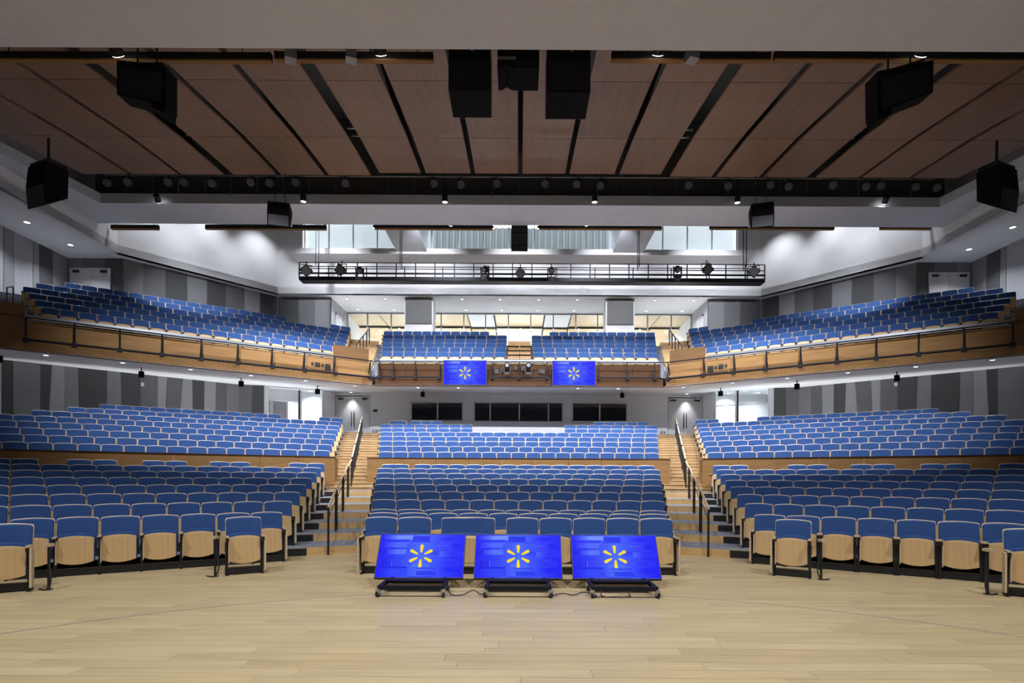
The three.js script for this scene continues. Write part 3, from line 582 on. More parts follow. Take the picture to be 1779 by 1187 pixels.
{
  const inView = (c) => { const px = pxOf(c.x, c.d); return px > -30 && px < 1810; };
  const order = chairs.filter((c) => c.block !== 'balcony' && inView(c)).sort((a, b) => a.d - b.d), single = new Set(order.slice(0, 300));
  for (const c of single) {
    const where = c.block === 'middle' ? 'of the middle block' : 'of an angled side block', nth = ORD[c.row], nr = c.nth ? ORD[c.nth] : 'first';
    let label = `blue tip-up chair, ${nr} from the aisle stairs, ${nth} row ${where}`, group = `${c.block} block chairs, ${nth} row`;
    if (c.kind === 'wide') { label = `double-width blue tip-up chair in the ${nth} row of the middle block`; group += ', wide'; }
    if (c.kind === 'end') { label = `aisle-end blue tip-up chair with wooden end panel, ${nth} row, ${c.block === 'middle' ? 'middle' : 'angled side'} block`; group += ', aisle ends'; }
    if (c.kind === 'lone') { label = 'single blue tip-up chair standing alone in front of an angled block by the stairs'; group = 'single chairs by the stairs'; }
    if (c.kind === 'loneOuter') { label = 'blue tip-up chair of a short separate pair in front of an angled side block'; group = 'separate chairs in front of the side blocks'; }
    const t = thing('auditorium_chair', label, 'chair', P(c.x, c.y, c.d), c.turn, group);
    for (const [name, m, g] of chairProto(c.w, c.ends)) { const o = obj(name, g, m, t); o.name = name; }
  }
  const rest = chairs.filter((c) => !single.has(c) && inView(c)), mass = new THREE.Group(); mass.name = 'rear_seating'; scene.add(mass);
  mass.userData = { kind: 'stuff', label: 'rows of blue tip-up auditorium chairs in the rear tiers and on the balcony', category: 'chairs' };
  const parts = chairParts(0.56, [1, 0, 0, 0]), by = new Map();
  for (const [, m, g] of parts) { if (!by.has(m)) by.set(m, []); by.get(m).push(g.clone()); }
  const names = new Map([[M.rimWood, 'wooden_shells'], [M.fabric, 'upholstery'], [M.seatWood, 'seat_panels'], [M.black, 'metal_frames'], [M.rail, 'armrests']]), o = new THREE.Object3D();
  for (const [m, gs] of by) {
    const im = new THREE.InstancedMesh(join(gs), m, rest.length); im.name = names.get(m); im.castShadow = im.receiveShadow = true;
    rest.forEach((c, i) => { o.position.copy(P(c.x, c.y, c.d)); o.rotation.set(0, c.turn, 0); o.scale.set(c.w / 0.56, 1, 1); o.updateMatrix(); im.setMatrixAt(i, o.matrix); });
    mass.add(im);
  }
}
// armrest posts and cables beside the separate chairs on the stage floor
for (const sg of [-1, 1]) {
  const f = side(sg, XS(9.48) - 0.05, 9.48, ANG);
  for (const [s, lab] of [[0.92, 'slim black armrest post with cable on the stage floor beside a single chair'], [2.95, 'slim black armrest post with cable on the stage floor beside a separate chair pair']]) {
    const q = f(s, -0.3, 0), t = thing('armrest_post', lab, 'post', q, 0, lab.includes('single') ? 'posts by the single chairs' : 'posts by the chair pairs');
    obj('post', [rod(V(0, 0, 0), V(0, 0.62, 0), 0.018), bx(-0.035, 0.035, 0, 0.012, -0.035, 0.035)], M.black, t);
    obj('cap', bx(-0.035, 0.035, 0.6, 0.64, -0.05, 0.09), M.rail, t);
    obj('cable', tube([V(-sg * 0.02, 0.5, 0.02), V(-sg * 0.06, 0.3, 0.05), V(-sg * 0.1, 0.12, 0.09), V(-sg * 0.03, 0.02, 0.08), V(sg * 0.12, 0.012, 0.02)], 0.01), M.black, t);
  }
}

// ================================================================ HANDRAILS in the aisles
for (const sg of [-1, 1]) {
  const level = (d) => { if (d < 11.28) return 0; if (d < 18.6) return STEP * Math.min(7, Math.floor((d - 11.28) / 1.11) + 1); return LOW + (d - 18.6) * (3.8 - LOW) / (28.35 - 18.6); };
  const mid = (d) => sg * (XA(d) + XS(d)) / 2;
  const runs = [[11.2, 12.85], [13.2, 14.95], [15.3, 17.0], [17.4, 18.9], [19.3, 21.2], [21.5, 23.4], [23.7, 25.6], [25.9, 27.8]];
  runs.forEach(([a, b], i) => {
    const pos = P(mid(a), level(a), a), t = thing('handrail', `black post handrail with pale wooden rail on the aisle stairs, ${ORD[i] === 'front' ? 'lowest' : ORD[i]} from the stage floor`, 'handrail', pos, 0, `${ORD[i]} aisle handrails`);
    const L = (d, h) => P(mid(d), h, d).sub(pos), ya = level(a) + 0.96, yb = level(b) + 0.96;
    obj('post', bar(L(a, level(a)), L(a, ya), 0.035), M.black, t); obj('post', bar(L(b, level(b)), L(b, yb), 0.035), M.black, t);
    if (i > 3) for (const q of [1 / 3, 2 / 3]) { const d = a + (b - a) * q; obj('post', bar(L(d, level(d)), L(d, ya + (yb - ya) * q), 0.03), M.black, t); }
    obj('rail', bar(L(a, ya + 0.01), L(b, yb + 0.01), 0.045, 0.035), M.rail, t);
    obj('lower_rail', rod(L(a, ya - 0.22), L(b, yb - 0.22), 0.01), M.black, t);
  });
}

// ================================================================ BALCONY FRONT
for (const sg of [-1, 1]) {
  const f = BF(sg), nm = sg < 0 ? 'west' : 'east';
  const H = (s0, s1, n0, n1, y0, y1) => hex([f(s0, n0, y0), f(s1, n0, y0), f(s1, n1, y0), f(s0, n1, y0)], [f(s0, n0, y1), f(s1, n0, y1), f(s1, n1, y1), f(s0, n1, y1)]);
  const w = structGroup('wall_balcony_front_' + nm, 'wooden panelled front of the angled balcony');
  const posts = [1.75]; for (let i = 1; i <= 8; i++) posts.push(1.75 + i * 1.32);
  for (let i = 0; i < 8; i++) obj('panel', H(posts[i] + 0.006, posts[i + 1] - 0.006, 0.5, 0.55, 6.24, 6.98), M.fascia, w);
  obj('aisle_panel', H(0.0, posts[0] - 0.01, 0.42, 0.5, 6.24, 6.99), M.fascia, w);
  obj('aisle_parapet', H(0.05, posts[0] - 0.05, 0.6, 0.68, 6.8, 7.66), M.fasciaMid, w);
  obj('end_wall', H(posts[8] + 0.05, 16.5, 0.3, 0.42, 6.18, 7.1), M.fasciaMid, w);
  obj('end_wall_top', H(posts[8] + 0.05, 16.5, 0.28, 0.4, 7.11, 7.5), M.fasciaMid, w);
  obj('end_wall_base', H(posts[8] + 0.05, 16.5, 0.2, 0.32, 5.88, 6.17), M.fasciaMid, w);
  obj('base_board', H(0, posts[8], 0.24, 0.3, 5.88, 6.24), M.fasciaMid, w);
  const sl = []; for (let r = 0; r < 7; r++) for (let i = 0; i < 34; i++) { const s0 = 0.3 + i * 0.36 + (r % 2) * 0.18; sl.push(H(s0 + 0.008, s0 + 0.352, 0.19 + (i % 2) * 0.008, 0.24, 5.905 + r * 0.047, 5.905 + r * 0.047 + 0.03)); }
  const so = obj('slat_screen', sl, M.fascia, w); so.userData = { kind: 'stuff', label: 'screen of short wooden slats' };
  obj('lip', H(-0.1, 16.5, 0.0, 0.24, 5.862, 5.885), M.fasciaDark, w);
  const led = thing('balcony_ledge', 'narrow pale ledge along the top of the angled balcony front', 'ledge', V(0, 0, 0), 0, 'side balcony ledges');
  obj('shelf', H(posts[0], posts[8] - 0.1, 0.52, 0.72, 7.06, 7.085), M.frame, led);
  obj('kerb', H(posts[0], posts[8] - 0.1, 0.66, 0.69, 7.09, 7.25), M.greyMetal, led);
  const t = thing('balcony_rail', 'black pipe rail with braced posts along the angled balcony front', 'rail', V(0, 0, 0), 0, 'side balcony pipe rails');
  obj('top_pipe', rod(f(-0.02, 0.22, 7.04), f(posts[8], 0.22, 7.04), 0.028), M.pipe, t);
  obj('lower_pipe', rod(f(0.1, 0.2, 6.27), f(posts[8], 0.2, 6.27), 0.04), M.pipe, t);
  for (const s of [0.1, ...posts]) {
    const p = obj('post', bar(f(s, 0.22, 6.2), f(s, 0.22, 7.04), 0.045), M.pipe, t);
    obj('brace', bar(f(s, 0.24, 7.0), f(s + 0.02, 0.46, 6.35), 0.03), M.pipe, t);
    obj('clamp', H(s - 0.08, s + 0.08, 0.14, 0.3, 6.18, 6.33), M.pipe, t);
  }
  const q = thing('patch_panel', 'black socket panel on the wooden front of the angled balcony', 'socket panel', V(0, 0, 0), 0, 'socket panels');
  obj('backplate', H(1.85, 2.75, 0.47, 0.5, 6.32, 6.4), M.fasciaDark, q);
  for (const [a, b, c, e] of [[1.88, 2.12, 6.42, 6.7], [2.18, 2.28, 6.56, 6.68], [2.34, 2.56, 6.54, 6.72], [2.62, 2.72, 6.6, 6.7]]) obj('plate', H(a, b, 0.46, 0.5, c, e), M.black, q);
}
{
  const w = structGroup('wall_balcony_front_middle', 'wooden front of the middle balcony, shade put into its colour');
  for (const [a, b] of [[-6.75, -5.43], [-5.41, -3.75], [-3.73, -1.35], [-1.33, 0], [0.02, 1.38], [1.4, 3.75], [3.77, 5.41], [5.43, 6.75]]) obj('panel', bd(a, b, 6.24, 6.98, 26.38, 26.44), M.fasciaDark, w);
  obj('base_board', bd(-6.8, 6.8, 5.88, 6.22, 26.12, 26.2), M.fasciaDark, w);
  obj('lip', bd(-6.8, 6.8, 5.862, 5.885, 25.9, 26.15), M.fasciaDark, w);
  const led = thing('balcony_ledge', 'narrow pale ledge along the top of the middle balcony front', 'ledge');
  obj('shelf', bd(-6.8, 6.8, 7.06, 7.085, 26.4, 26.6), M.frame, led); obj('kerb', bd(-6.7, 6.7, 7.09, 7.25, 26.55, 26.58), M.greyMetal, led);
  const t = thing('balcony_rail', 'black pipe rail with braced posts along the middle balcony front', 'rail');
  obj('top_pipe', rod(P(-6.8, 7.04, 26.1), P(6.8, 7.04, 26.1), 0.028), M.pipe, t);
  for (const [a, b] of [[-6.7, -3.72], [-1.28, 1.35], [3.75, 6.7]]) obj('lower_pipe', rod(P(a, 6.3, 26.05), P(b, 6.3, 26.05), 0.038), M.pipe, t);
  for (const x of [-6.6, -5.95, -4.9, -3.75, -1.28, 0, 1.32, 3.75, 5.1, 6.4]) { obj('post', bar(P(x, 6.22, 26.1), P(x, 7.04, 26.1), 0.045), M.pipe, t); obj('brace', bar(P(x, 7.0, 26.12), P(x + 0.04, 6.35, 26.34), 0.03), M.pipe, t); obj('clamp', bd(x - 0.07, x + 0.07, 6.2, 6.36, 25.99, 26.13), M.pipe, t); }
}
// balcony stairs: middle flight and the two between middle and side seats
{
  const t = thing('balcony_stairs', 'flight of pale wooden stairs between the two middle balcony seat blocks', 'stairs');
  for (let i = 0; i < 12; i++) { const d = 26.81 + 0.39 * i, y = 6.796 + 0.2035 * (i + 1); obj('step', [bd(-0.6, 0.6, y - 0.04, y, d - 0.02, d + 0.41), bd(-0.6, 0.6, y - 0.22, y - 0.04, d, d + 0.39)], M.stepWood, t); }
  const h = thing('handrail', 'slender black handrail up the middle of the balcony stairs', 'handrail', P(0.02, 6.99, 27.1));
  for (let i = 0; i < 4; i++) obj('post', bar(V(0, i * 0.61, -i * 1.17), V(0, i * 0.61 + 0.9, -i * 1.17), 0.03), M.black, h);
  obj('rail', bar(V(0, 0.9, 0), V(0, 0.9 + 1.83, -3.51), 0.035), M.rail, h);
  for (const sg of [-1, 1]) {
    const s = thing('balcony_stairs', 'flight of pale wooden stairs beside the angled balcony seats', 'stairs', V(0, 0, 0), 0, 'side balcony stairs');
    for (let i = 0; i < 12; i++) { const d = 26.6 + 0.42 * i, y = 6.79 + 0.2035 * (i + 1), a = 7.1 + 0.075 * i, b = 8.5 + 0.09 * i; obj('step', slab([[sg * a, d], [sg * b, d - 0.5], [sg * (b + 0.09), d + 0.45 - 0.5], [sg * (a + 0.08), d + 0.45]], y - 0.22, y), M.stepWood, s); }
    const p = P(sg * 7.95, 7.2, 27.0), r = thing('handrail', 'stepped black handrail on the balcony stairs beside the angled seats', 'handrail', p, 0, 'side balcony handrails');
    for (let i = 0; i < 5; i++) { obj('post', bar(V(sg * i * 0.075, i * 0.42, -i * 0.85), V(sg * i * 0.075, i * 0.42 + 0.85, -i * 0.85), 0.05), M.black, r); }
    obj('rail', bar(V(0, 0.85, 0), V(sg * 0.3, 0.85 + 1.68, -3.4), 0.045), M.black, r);
    const q = at(sg < 0 ? 12 : 1790, 508, 19.4), u = thing('gate_rail', 'short steel guard rail at the outer end of the balcony', 'handrail', V(q.x, 7.5, q.z), 0, 'guard rails at the balcony ends');
    obj('post', rod(V(0, 0, 0), V(0, 0.66, 0), 0.02), M.black, u); obj('post', rod(V(0.22, 0, 0), V(0.22, 0.7, 0), 0.02), M.black, u); obj('rail', [rod(V(-0.02, 0.66, 0), V(0.24, 0.7, 0), 0.025), rod(V(0, 0.36, 0), V(0.22, 0.38, 0), 0.012)], M.steel, u);
  }
}

// ================================================================ DISPLAYS
const screenMap = (() => {
  const c = document.createElement('canvas'); c.width = 1024; c.height = 576; const g = c.getContext('2d');
  const wash = (x, y, w, h, a, b, c = b) => { const q = g.createLinearGradient(x, 0, x + w, 0); q.addColorStop(0, a); q.addColorStop(0.5, b); q.addColorStop(1, c); g.fillStyle = q; g.fillRect(x, y, w, h); };
  wash(0, 0, 1024, 576, '#1414f4', '#4a6cff', '#1414f6');                       // picture ground, then overlapping bars of blue
  for (const [x, y, w, h, a, b] of [[40, 12, 360, 60, '#2430fa', '#6f90ff'], [0, 70, 350, 26, '#1010ee', '#2a35fa'], [390, 24, 210, 76, '#2a36f4', '#2230f0'], [660, 36, 300, 50, '#3a50ff', '#1c1cf8'], [60, 110, 300, 70, '#2a34fa', '#4a68ff'],
    [330, 132, 110, 58, '#3448f6', '#4058fa'], [300, 104, 430, 8, '#2c44f4', '#2a3cf2'], [850, 124, 120, 72, '#2636fa', '#1010f4'], [0, 188, 210, 14, '#0a0ae6', '#1a22f2'], [14, 214, 72, 54, '#0808e2', '#1014ea'], [100, 206, 230, 66, '#2c3afc', '#5274ff'],
    [604, 222, 120, 54, '#3450fa', '#2a3ef2'], [730, 230, 294, 74, '#4a66ff', '#1e24fa'], [0, 296, 190, 11, '#0a0ae8', '#1a24f4'], [40, 326, 250, 13, '#0e14ea', '#2434f6'], [820, 312, 204, 14, '#1010e0', '#1414ee'], [56, 350, 118, 72, '#0a0ee4', '#1c26f0'],
    [690, 366, 290, 52, '#3a54ff', '#2028f8'], [50, 434, 310, 24, '#080cea', '#1620f0'], [460, 450, 250, 12, '#1a26ee', '#2030f0'], [0, 464, 370, 92, '#1216f4', '#2e44fa'], [480, 490, 240, 60, '#2a40f2', '#2438f4'], [700, 440, 324, 70, '#3550ff', '#1418f8'],
    [380, 560, 300, 16, '#2436f4', '#2230f2'], [170, 350, 6, 84, '#5878ff', '#5878ff'], [700, 150, 140, 6, '#6080ff', '#4a66ff'], [420, 400, 200, 34, '#5474ff', '#4a6aff']]) wash(x, y, w, h, a, b);
  g.translate(512, 292); g.fillStyle = '#ffe21f';
  for (let i = 0; i < 6; i++) {                                   // six rounded yellow rays, wider outwards
    g.save(); g.rotate(i * Math.PI / 3); g.beginPath(); g.moveTo(-11, -58); g.lineTo(-20, -130); g.arc(0, -132, 20, Math.PI, 0); g.lineTo(11, -58); g.arc(0, -58, 11, 0, Math.PI); g.closePath(); g.fill();
    g.save(); g.lineWidth = 4; g.strokeStyle = '#c9c264'; g.stroke(); g.restore(); g.restore();
  }
  const t = new THREE.CanvasTexture(c); t.colorSpace = THREE.SRGBColorSpace; t.magFilter = THREE.LinearFilter; return t;
})();
M.screen = new THREE.MeshPhysicalMaterial({ color: 0x000000, roughness: 0.4, specularIntensity: 0.12, emissive: 0xffffff, emissiveMap: screenMap, emissiveIntensity: 0.95 });
const flatScreen = (w, h) => plain(new THREE.PlaneGeometry(w, h));
for (const cx of [-1.425, 0, 1.42]) {
  const name = cx < 0 ? 'tilted blue stage display on casters, its cable leading to the middle display' : cx > 0 ? 'tilted blue stage display on casters with a coiled cable under its stand' : 'tilted blue stage display on casters standing between two others';
  const t = thing('stage_display', name, 'display', P(cx, 0, 7.9), 0, 'stage displays');
  const tilt = R(34), W = 1.275, HH = 0.715;
  const head = new THREE.Group(); head.name = numbered('screen_head'); head.position.set(0, 0.145, 0.0); head.rotation.x = -tilt; t.add(head);
  const s = obj('screen', flatScreen(W - 0.02, HH - 0.02).translate(0, HH / 2, 0.002), M.screen, head); s.userData = { label: 'lit blue picture with six yellow rays' };
  obj('bezel', [bx(-W / 2, W / 2, 0, 0.01, -0.05, 0.006), bx(-W / 2, W / 2, HH - 0.01, HH, -0.05, 0.006), bx(-W / 2, -W / 2 + 0.01, 0, HH, -0.05, 0.006), bx(W / 2 - 0.01, W / 2, 0, HH, -0.05, 0.006), bx(-W / 2, W / 2, 0, HH, -0.05, -0.01)], M.black, head);
  obj('mount_bar', [bx(-0.3, -0.24, 0.0, 0.5, -0.09, -0.05), bx(0.24, 0.3, 0.0, 0.5, -0.09, -0.05)], M.pipe, head);
  const l = new THREE.RectAreaLight(lin(0.12, 0.17, 1), 0.25, W, HH); l.position.set(0, HH / 2, 0.012); l.lookAt(0, HH / 2, 2); l.rotation.set(0, Math.PI, 0); l.name = 'screen_light'; head.add(l);
  const F = 0.58, B = 0.1, y = 0.12;
  obj('front_bar', bx(-0.44, 0.44, y - 0.028, y + 0.028, F - 0.04, F), M.pipe, t);
  obj('rear_bar', bx(-0.44, 0.44, y - 0.028, y + 0.028, B - 0.04, B), M.pipe, t);
  for (const sx of [-1, 1]) obj('side_bar', bx(sx * 0.42 - 0.025, sx * 0.42 + 0.025, y - 0.025, y + 0.025, B, F - 0.02), M.pipe, t);
  obj('shelf', bx(-0.4, 0.4, y + 0.035, y + 0.05, B + 0.02, B + 0.2), M.pipe, t);
  for (const sx of [-1, 1]) obj('upright', [bar(V(sx * 0.38, y, 0.1), V(sx * 0.36, y + 0.03, -0.12), 0.05), bar(V(sx * 0.36, y + 0.03, -0.12), V(sx * 0.27, 0.5, -0.42), 0.045)], M.pipe, t);
  obj('cross_bar', bx(-0.36, 0.36, y + 0.02, y + 0.06, -0.16, -0.12), M.pipe, t);
  for (const sx of [-1, 1]) for (const z of [F - 0.02, B - 0.02]) {
    const k = new THREE.Group(); k.name = numbered('caster'); k.position.set(sx * 0.43, 0, z + 0.02); k.rotation.y = sx * 0.4; t.add(k);
    obj('wheel', cyl(0.045, 0.045, 0.028, 18).rotateZ(Math.PI / 2).translate(0, 0.045, 0), M.black, k);
    obj('fork', [hex([V(-0.025, 0.035, -0.02), V(0.025, 0.035, -0.02), V(0.025, 0.035, 0.02), V(-0.025, 0.035, 0.02)].map((p) => p.clone()), [V(-0.025, 0.11, -0.035), V(0.025, 0.11, -0.035), V(0.025, 0.11, 0.035), V(-0.025, 0.11, 0.035)])], M.steel, k);
  }
}
for (const [pts, lab] of [[[[-0.95, 0.12, 7.45], [-0.9, 0.02, 7.42], [-0.75, 0.014, 7.42], [-0.6, 0.06, 7.5], [-0.5, 0.014, 7.46], [-0.35, 0.06, 7.5]], 'black cable looping over the floor between two stage displays, with raised bend'],
  [[[0.42, 0.014, 7.35], [0.6, 0.03, 7.45], [0.75, 0.014, 7.45], [0.9, 0.04, 7.5], [1.05, 0.014, 7.4], [1.02, 0.012, 7.32]], 'black cable lying on the floor towards the display with a coiled cable'],
  [[[1.15, 0.12, 7.5], [1.12, 0.012, 7.4], [1.3, 0.012, 7.35], [1.5, 0.012, 7.4], [1.45, 0.1, 7.5]], 'black coiled cable under the stand of a stage display']]) tag(obj('floor_cable', tube(pts.map(([x, y, d]) => P(x, y, d)), 0.008, 40), M.black), lab, 'cable');
for (const [cx, nb] of [[-2.54, -1], [2.57, 1]]) {
  const t = thing('balcony_display', 'blue wall display with six yellow rays on the middle balcony front', 'display', P(cx, 5.9, 25.95), 0, 'balcony displays'), W = 2.04, HH = 1.17;
  obj('screen', flatScreen(W - 0.05, HH - 0.05).translate(0, HH / 2, 0.006), M.screen, t);
  obj('bezel', [bx(-W / 2, W / 2, 0, 0.025, -0.08, 0.012), bx(-W / 2, W / 2, HH - 0.025, HH, -0.08, 0.012), bx(-W / 2, -W / 2 + 0.025, 0, HH, -0.08, 0.012), bx(W / 2 - 0.025, W / 2, 0, HH, -0.08, 0.012), bx(-W / 2, W / 2, 0, HH, -0.08, -0.02)], M.black, t);
  obj('bracket', bx(-0.5, 0.5, 0.3, 0.85, -0.34, -0.08), M.pipe, t);
  const l = new THREE.RectAreaLight(lin(0.12, 0.17, 1), 0.25, W, HH); l.position.set(0, HH / 2, 0.02); l.rotation.set(0, Math.PI, 0); l.name = 'screen_light'; t.add(l);
}

// ================================================================ DOORS, BOOTH WINDOWS
function leafDoor(name, x0, x1, y0, y1, d, label, pulls) {        // double door facing the stage
  const g = structGroup(name, label), m = (x0 + x1) / 2;
  obj('frame', [bd(x0 - 0.07, x0, y0, y1 + 0.07, d - 0.05, d + 0.02), bd(x1, x1 + 0.07, y0, y1 + 0.07, d - 0.05, d + 0.02), bd(x0, x1, y1, y1 + 0.07, d - 0.05, d + 0.02)], M.frame, g);
  for (const [a, b, s] of [[x0 + 0.005, m - 0.006, 1], [m + 0.006, x1 - 0.005, -1]]) {
    const l = obj('leaf', bd(a, b, y0 + 0.06, y1 - 0.005, d - 0.02, d + 0.02), M.door, g);
    obj('closer', bd(s > 0 ? a + 0.08 : b - 0.36, s > 0 ? a + 0.36 : b - 0.08, y1 - 0.14, y1 - 0.05, d - 0.09, d - 0.02), M.black, l);
    if (pulls) obj('pull_handle', rod(P(s > 0 ? b - 0.06 : a + 0.06, y0 + 0.5, d - 0.06), P(s > 0 ? b - 0.06 : a + 0.06, y0 + 1.3, d - 0.06), 0.02), M.black, l);
    obj('kick_plate', bd(a, b, y0, y0 + 0.06, d - 0.022, d + 0.02), M.black, l);
  }
  return g;
}
leafDoor('door_1', -9.9, -8.15, 3.8, 5.9, 30.05, 'white double door with long black pulls under the balcony', true);
leafDoor('door_2', 8.15, 9.9, 3.8, 5.9, 30.05, 'white double door with long black pulls under the balcony', true);
for (const sg of [-1, 1]) leafDoor(sg < 0 ? 'door_3' : 'door_4', sg < 0 ? -20.95 : 19.2, sg < 0 ? -19.2 : 20.95, 8.6, 11.2, 25.86, 'pale grey double door at the upper balcony corner', false);
for (const sg of [-1, 1]) {                                       // narrow door beside the lobby glass
  const g = structGroup(sg < 0 ? 'door_5' : 'door_6', 'narrow door beside the lobby glass'), x = sg * 10.68;
  obj('leaf', bx(Math.min(x, x - sg * 0.03), Math.max(x, x - sg * 0.03), 8.9, 11.0, -33.1, -32.2), M.white, g);
  obj('frame', [bx(Math.min(x, x - sg * 0.05), Math.max(x, x - sg * 0.05), 11.0, 11.1, -33.2, -32.1), bx(Math.min(x, x - sg * 0.05), Math.max(x, x - sg * 0.05), 8.9, 11.1, -32.2, -32.1), bx(Math.min(x, x - sg * 0.05), Math.max(x, x - sg * 0.05), 8.9, 11.1, -33.2, -33.1)], M.frame, g);
}
glazing('window_5', [-5.85, -4.42, -3.05], 4.62, 5.64, 30.02, 'dark control booth window in two lights near an entrance door', M.darkGlass, M.frame, 0.07);
glazing('window_6', [-2.42, -1.56, 0.02, 1.6, 2.4], 4.6, 5.64, 30.02, 'wide dark control booth window in four lights', M.darkGlass, M.frame, 0.06);
glazing('window_7', [2.9, 4.38, 5.86], 4.62, 5.64, 30.02, 'dark control booth window in two lights near an entrance door', M.darkGlass, M.frame, 0.07);
// glazed entrances of the lower level, set into the angled white walls
for (const sg of [-1, 1]) {
  const g = structGroup(sg < 0 ? 'window_8' : 'window_9', 'glazed entrance to a bright vestibule'), L = (f, o) => [sg * (12.5 - 2.3 * f + o * 0.447), 27.72 + 1.16 * f + o * 0.894];
  const Hq = (f0, f1, o0, o1, y0, y1) => slab([L(f0, o0), L(f1, o0), L(f1, o1), L(f0, o1)], y0, y1);
  const top = sg < 0 ? 6.0 : 6.1;
  if (sg < 0) {                                                   // one side is a solid recess with a door leaf, the other glass
    obj('header_panel', Hq(0, 0.52, 0.03, 0.08, 5.4, top), M.wallWhite, g);
    obj('door_leaf', Hq(0.06, 0.3, 0.1, 0.14, 3.8, 5.38), M.grey[0], g);
    obj('jamb', Hq(0.0, 0.06, 0.02, 0.14, 3.8, 5.4), M.frame, g); obj('jamb', Hq(0.3, 0.33, 0.02, 0.14, 3.8, 5.4), M.frame, g);
    obj('pane', Hq(0.33, 0.52, 0.06, 0.072, 3.8, 5.38), M.glass, g);
    obj('pane', Hq(0.58, 0.97, 0.06, 0.072, 3.8, top), M.glass, g);
    obj('mullion', Hq(0.52, 0.55, 0.0, 0.1, 3.8, top), M.black, g); obj('mullion', Hq(0.55, 0.58, 0.0, 0.1, 3.8, top), M.frame, g); obj('mullion', Hq(0.97, 1, 0.0, 0.1, 3.8, top), M.frame, g);
  } else {
    obj('pane', Hq(0.0, 0.54, 0.06, 0.072, 3.8, top), M.glass, g); obj('pane', Hq(0.6, 0.97, 0.06, 0.072, 3.8, top), M.glass, g);
    obj('mullion', Hq(0.54, 0.57, 0.0, 0.1, 3.8, top), M.black, g); obj('mullion', Hq(0.57, 0.6, 0.0, 0.1, 3.8, top), M.frame, g); obj('mullion', Hq(0.97, 1, 0.0, 0.1, 3.8, top), M.frame, g);
    obj('transom', Hq(0.0, 1, 0.04, 0.09, 5.34, 5.38), M.frame, g); obj('mullion', Hq(-0.05, 0, 0.0, 0.1, 3.8, top), M.frame, g);
  }
}
// small signs and boxes on the back wall
tag(obj('wall_sign', bd(-7.92, -7.68, 5.1, 5.22, 29.97, 30), M.black), 'small black sign plate on the white wall beside a double door', 'sign');
for (const [x, g] of [[-7.92, 1], [7.7, 1]]) { const t = thing('step_light', 'small framed wall light low on the back wall beside a double door', 'wall light', P(x + 0.12, 4.05, 29.99), 0, 'step lights'); obj('frame', bx(-0.14, 0.14, -0.06, 0.06, -0.01, 0.015), M.black, t); obj('lens', bx(-0.1, 0.1, -0.03, 0.03, 0.015, 0.02), M.white, t); }
for (const sg of [-1, 1]) {
  const w = at(sg < 0 ? 235 : 1574, 666, 24.6);
  const t = thing('wall_switch', 'small white control plate on the lower grey side wall', 'switch', P(sg * 17.0, w.y, 24.93), sg < 0 ? R(41) : R(-41), 'wall control plates'); obj('plate', bx(-0.06, 0.06, -0.08, 0.08, 0, 0.03), M.white, t); obj('button', bx(-0.02, 0.02, -0.03, 0.03, 0.03, 0.036), M.frame, t);
  const h = thing('wall_handrail', 'steel wall handrail on brackets along the lower grey side wall', 'handrail', P(sg * 19.75, 4.15, 22.36), sg < 0 ? R(41) : R(-41), 'wall handrails');
  const c = (x) => -sg * x;                                        // runs along the wall, rising away from the stage
  obj('rail', [rod(V(c(-0.2), -0.22, 0.12), V(c(0.9), 0.02, 0.12), 0.022), rod(V(c(0.9), 0.02, 0.12), V(c(1.35), 0.02, 0.12), 0.022)], M.greyMetal, h);
  for (const x of [0.05, 0.55, 1.1]) obj('bracket', [rod(V(c(x), -0.2 + x * 0.2, 0), V(c(x), -0.16 + x * 0.2, 0.12), 0.014)], M.black, h);
}
// small black speakers hung under the balcony
for (const sg of [-1, 1]) for (const [s, n] of [[1.9, 2.6], [5.3, 2.3], [9.0, 2.2], [13.2, 1.6]]) {
  const p = BF(sg)(s, n, 5.72), t = thing('small_speaker', 'small black loudspeaker hung under the balcony soffit', 'speaker', p, sg < 0 ? BANG : -BANG, 'small speakers under the balcony');
  obj('cabinet', bx(-0.1, 0.1, -0.12, 0.12, -0.08, 0.09), M.speaker, t); obj('bracket', bx(-0.02, 0.02, 0.12, 0.34, -0.02, 0.02), M.black, t);
}
for (const x of [-4.95, 5.3]) { const t = thing('small_speaker', 'small black loudspeaker hung above the control booth windows', 'speaker', P(x, 5.82, 28.4), 0, 'small speakers above the booth'); obj('cabinet', bx(-0.09, 0.09, -0.12, 0.12, -0.08, 0.09), M.speaker, t); obj('bracket', bx(-0.02, 0.02, 0.12, 0.24, -0.02, 0.02), M.black, t); }

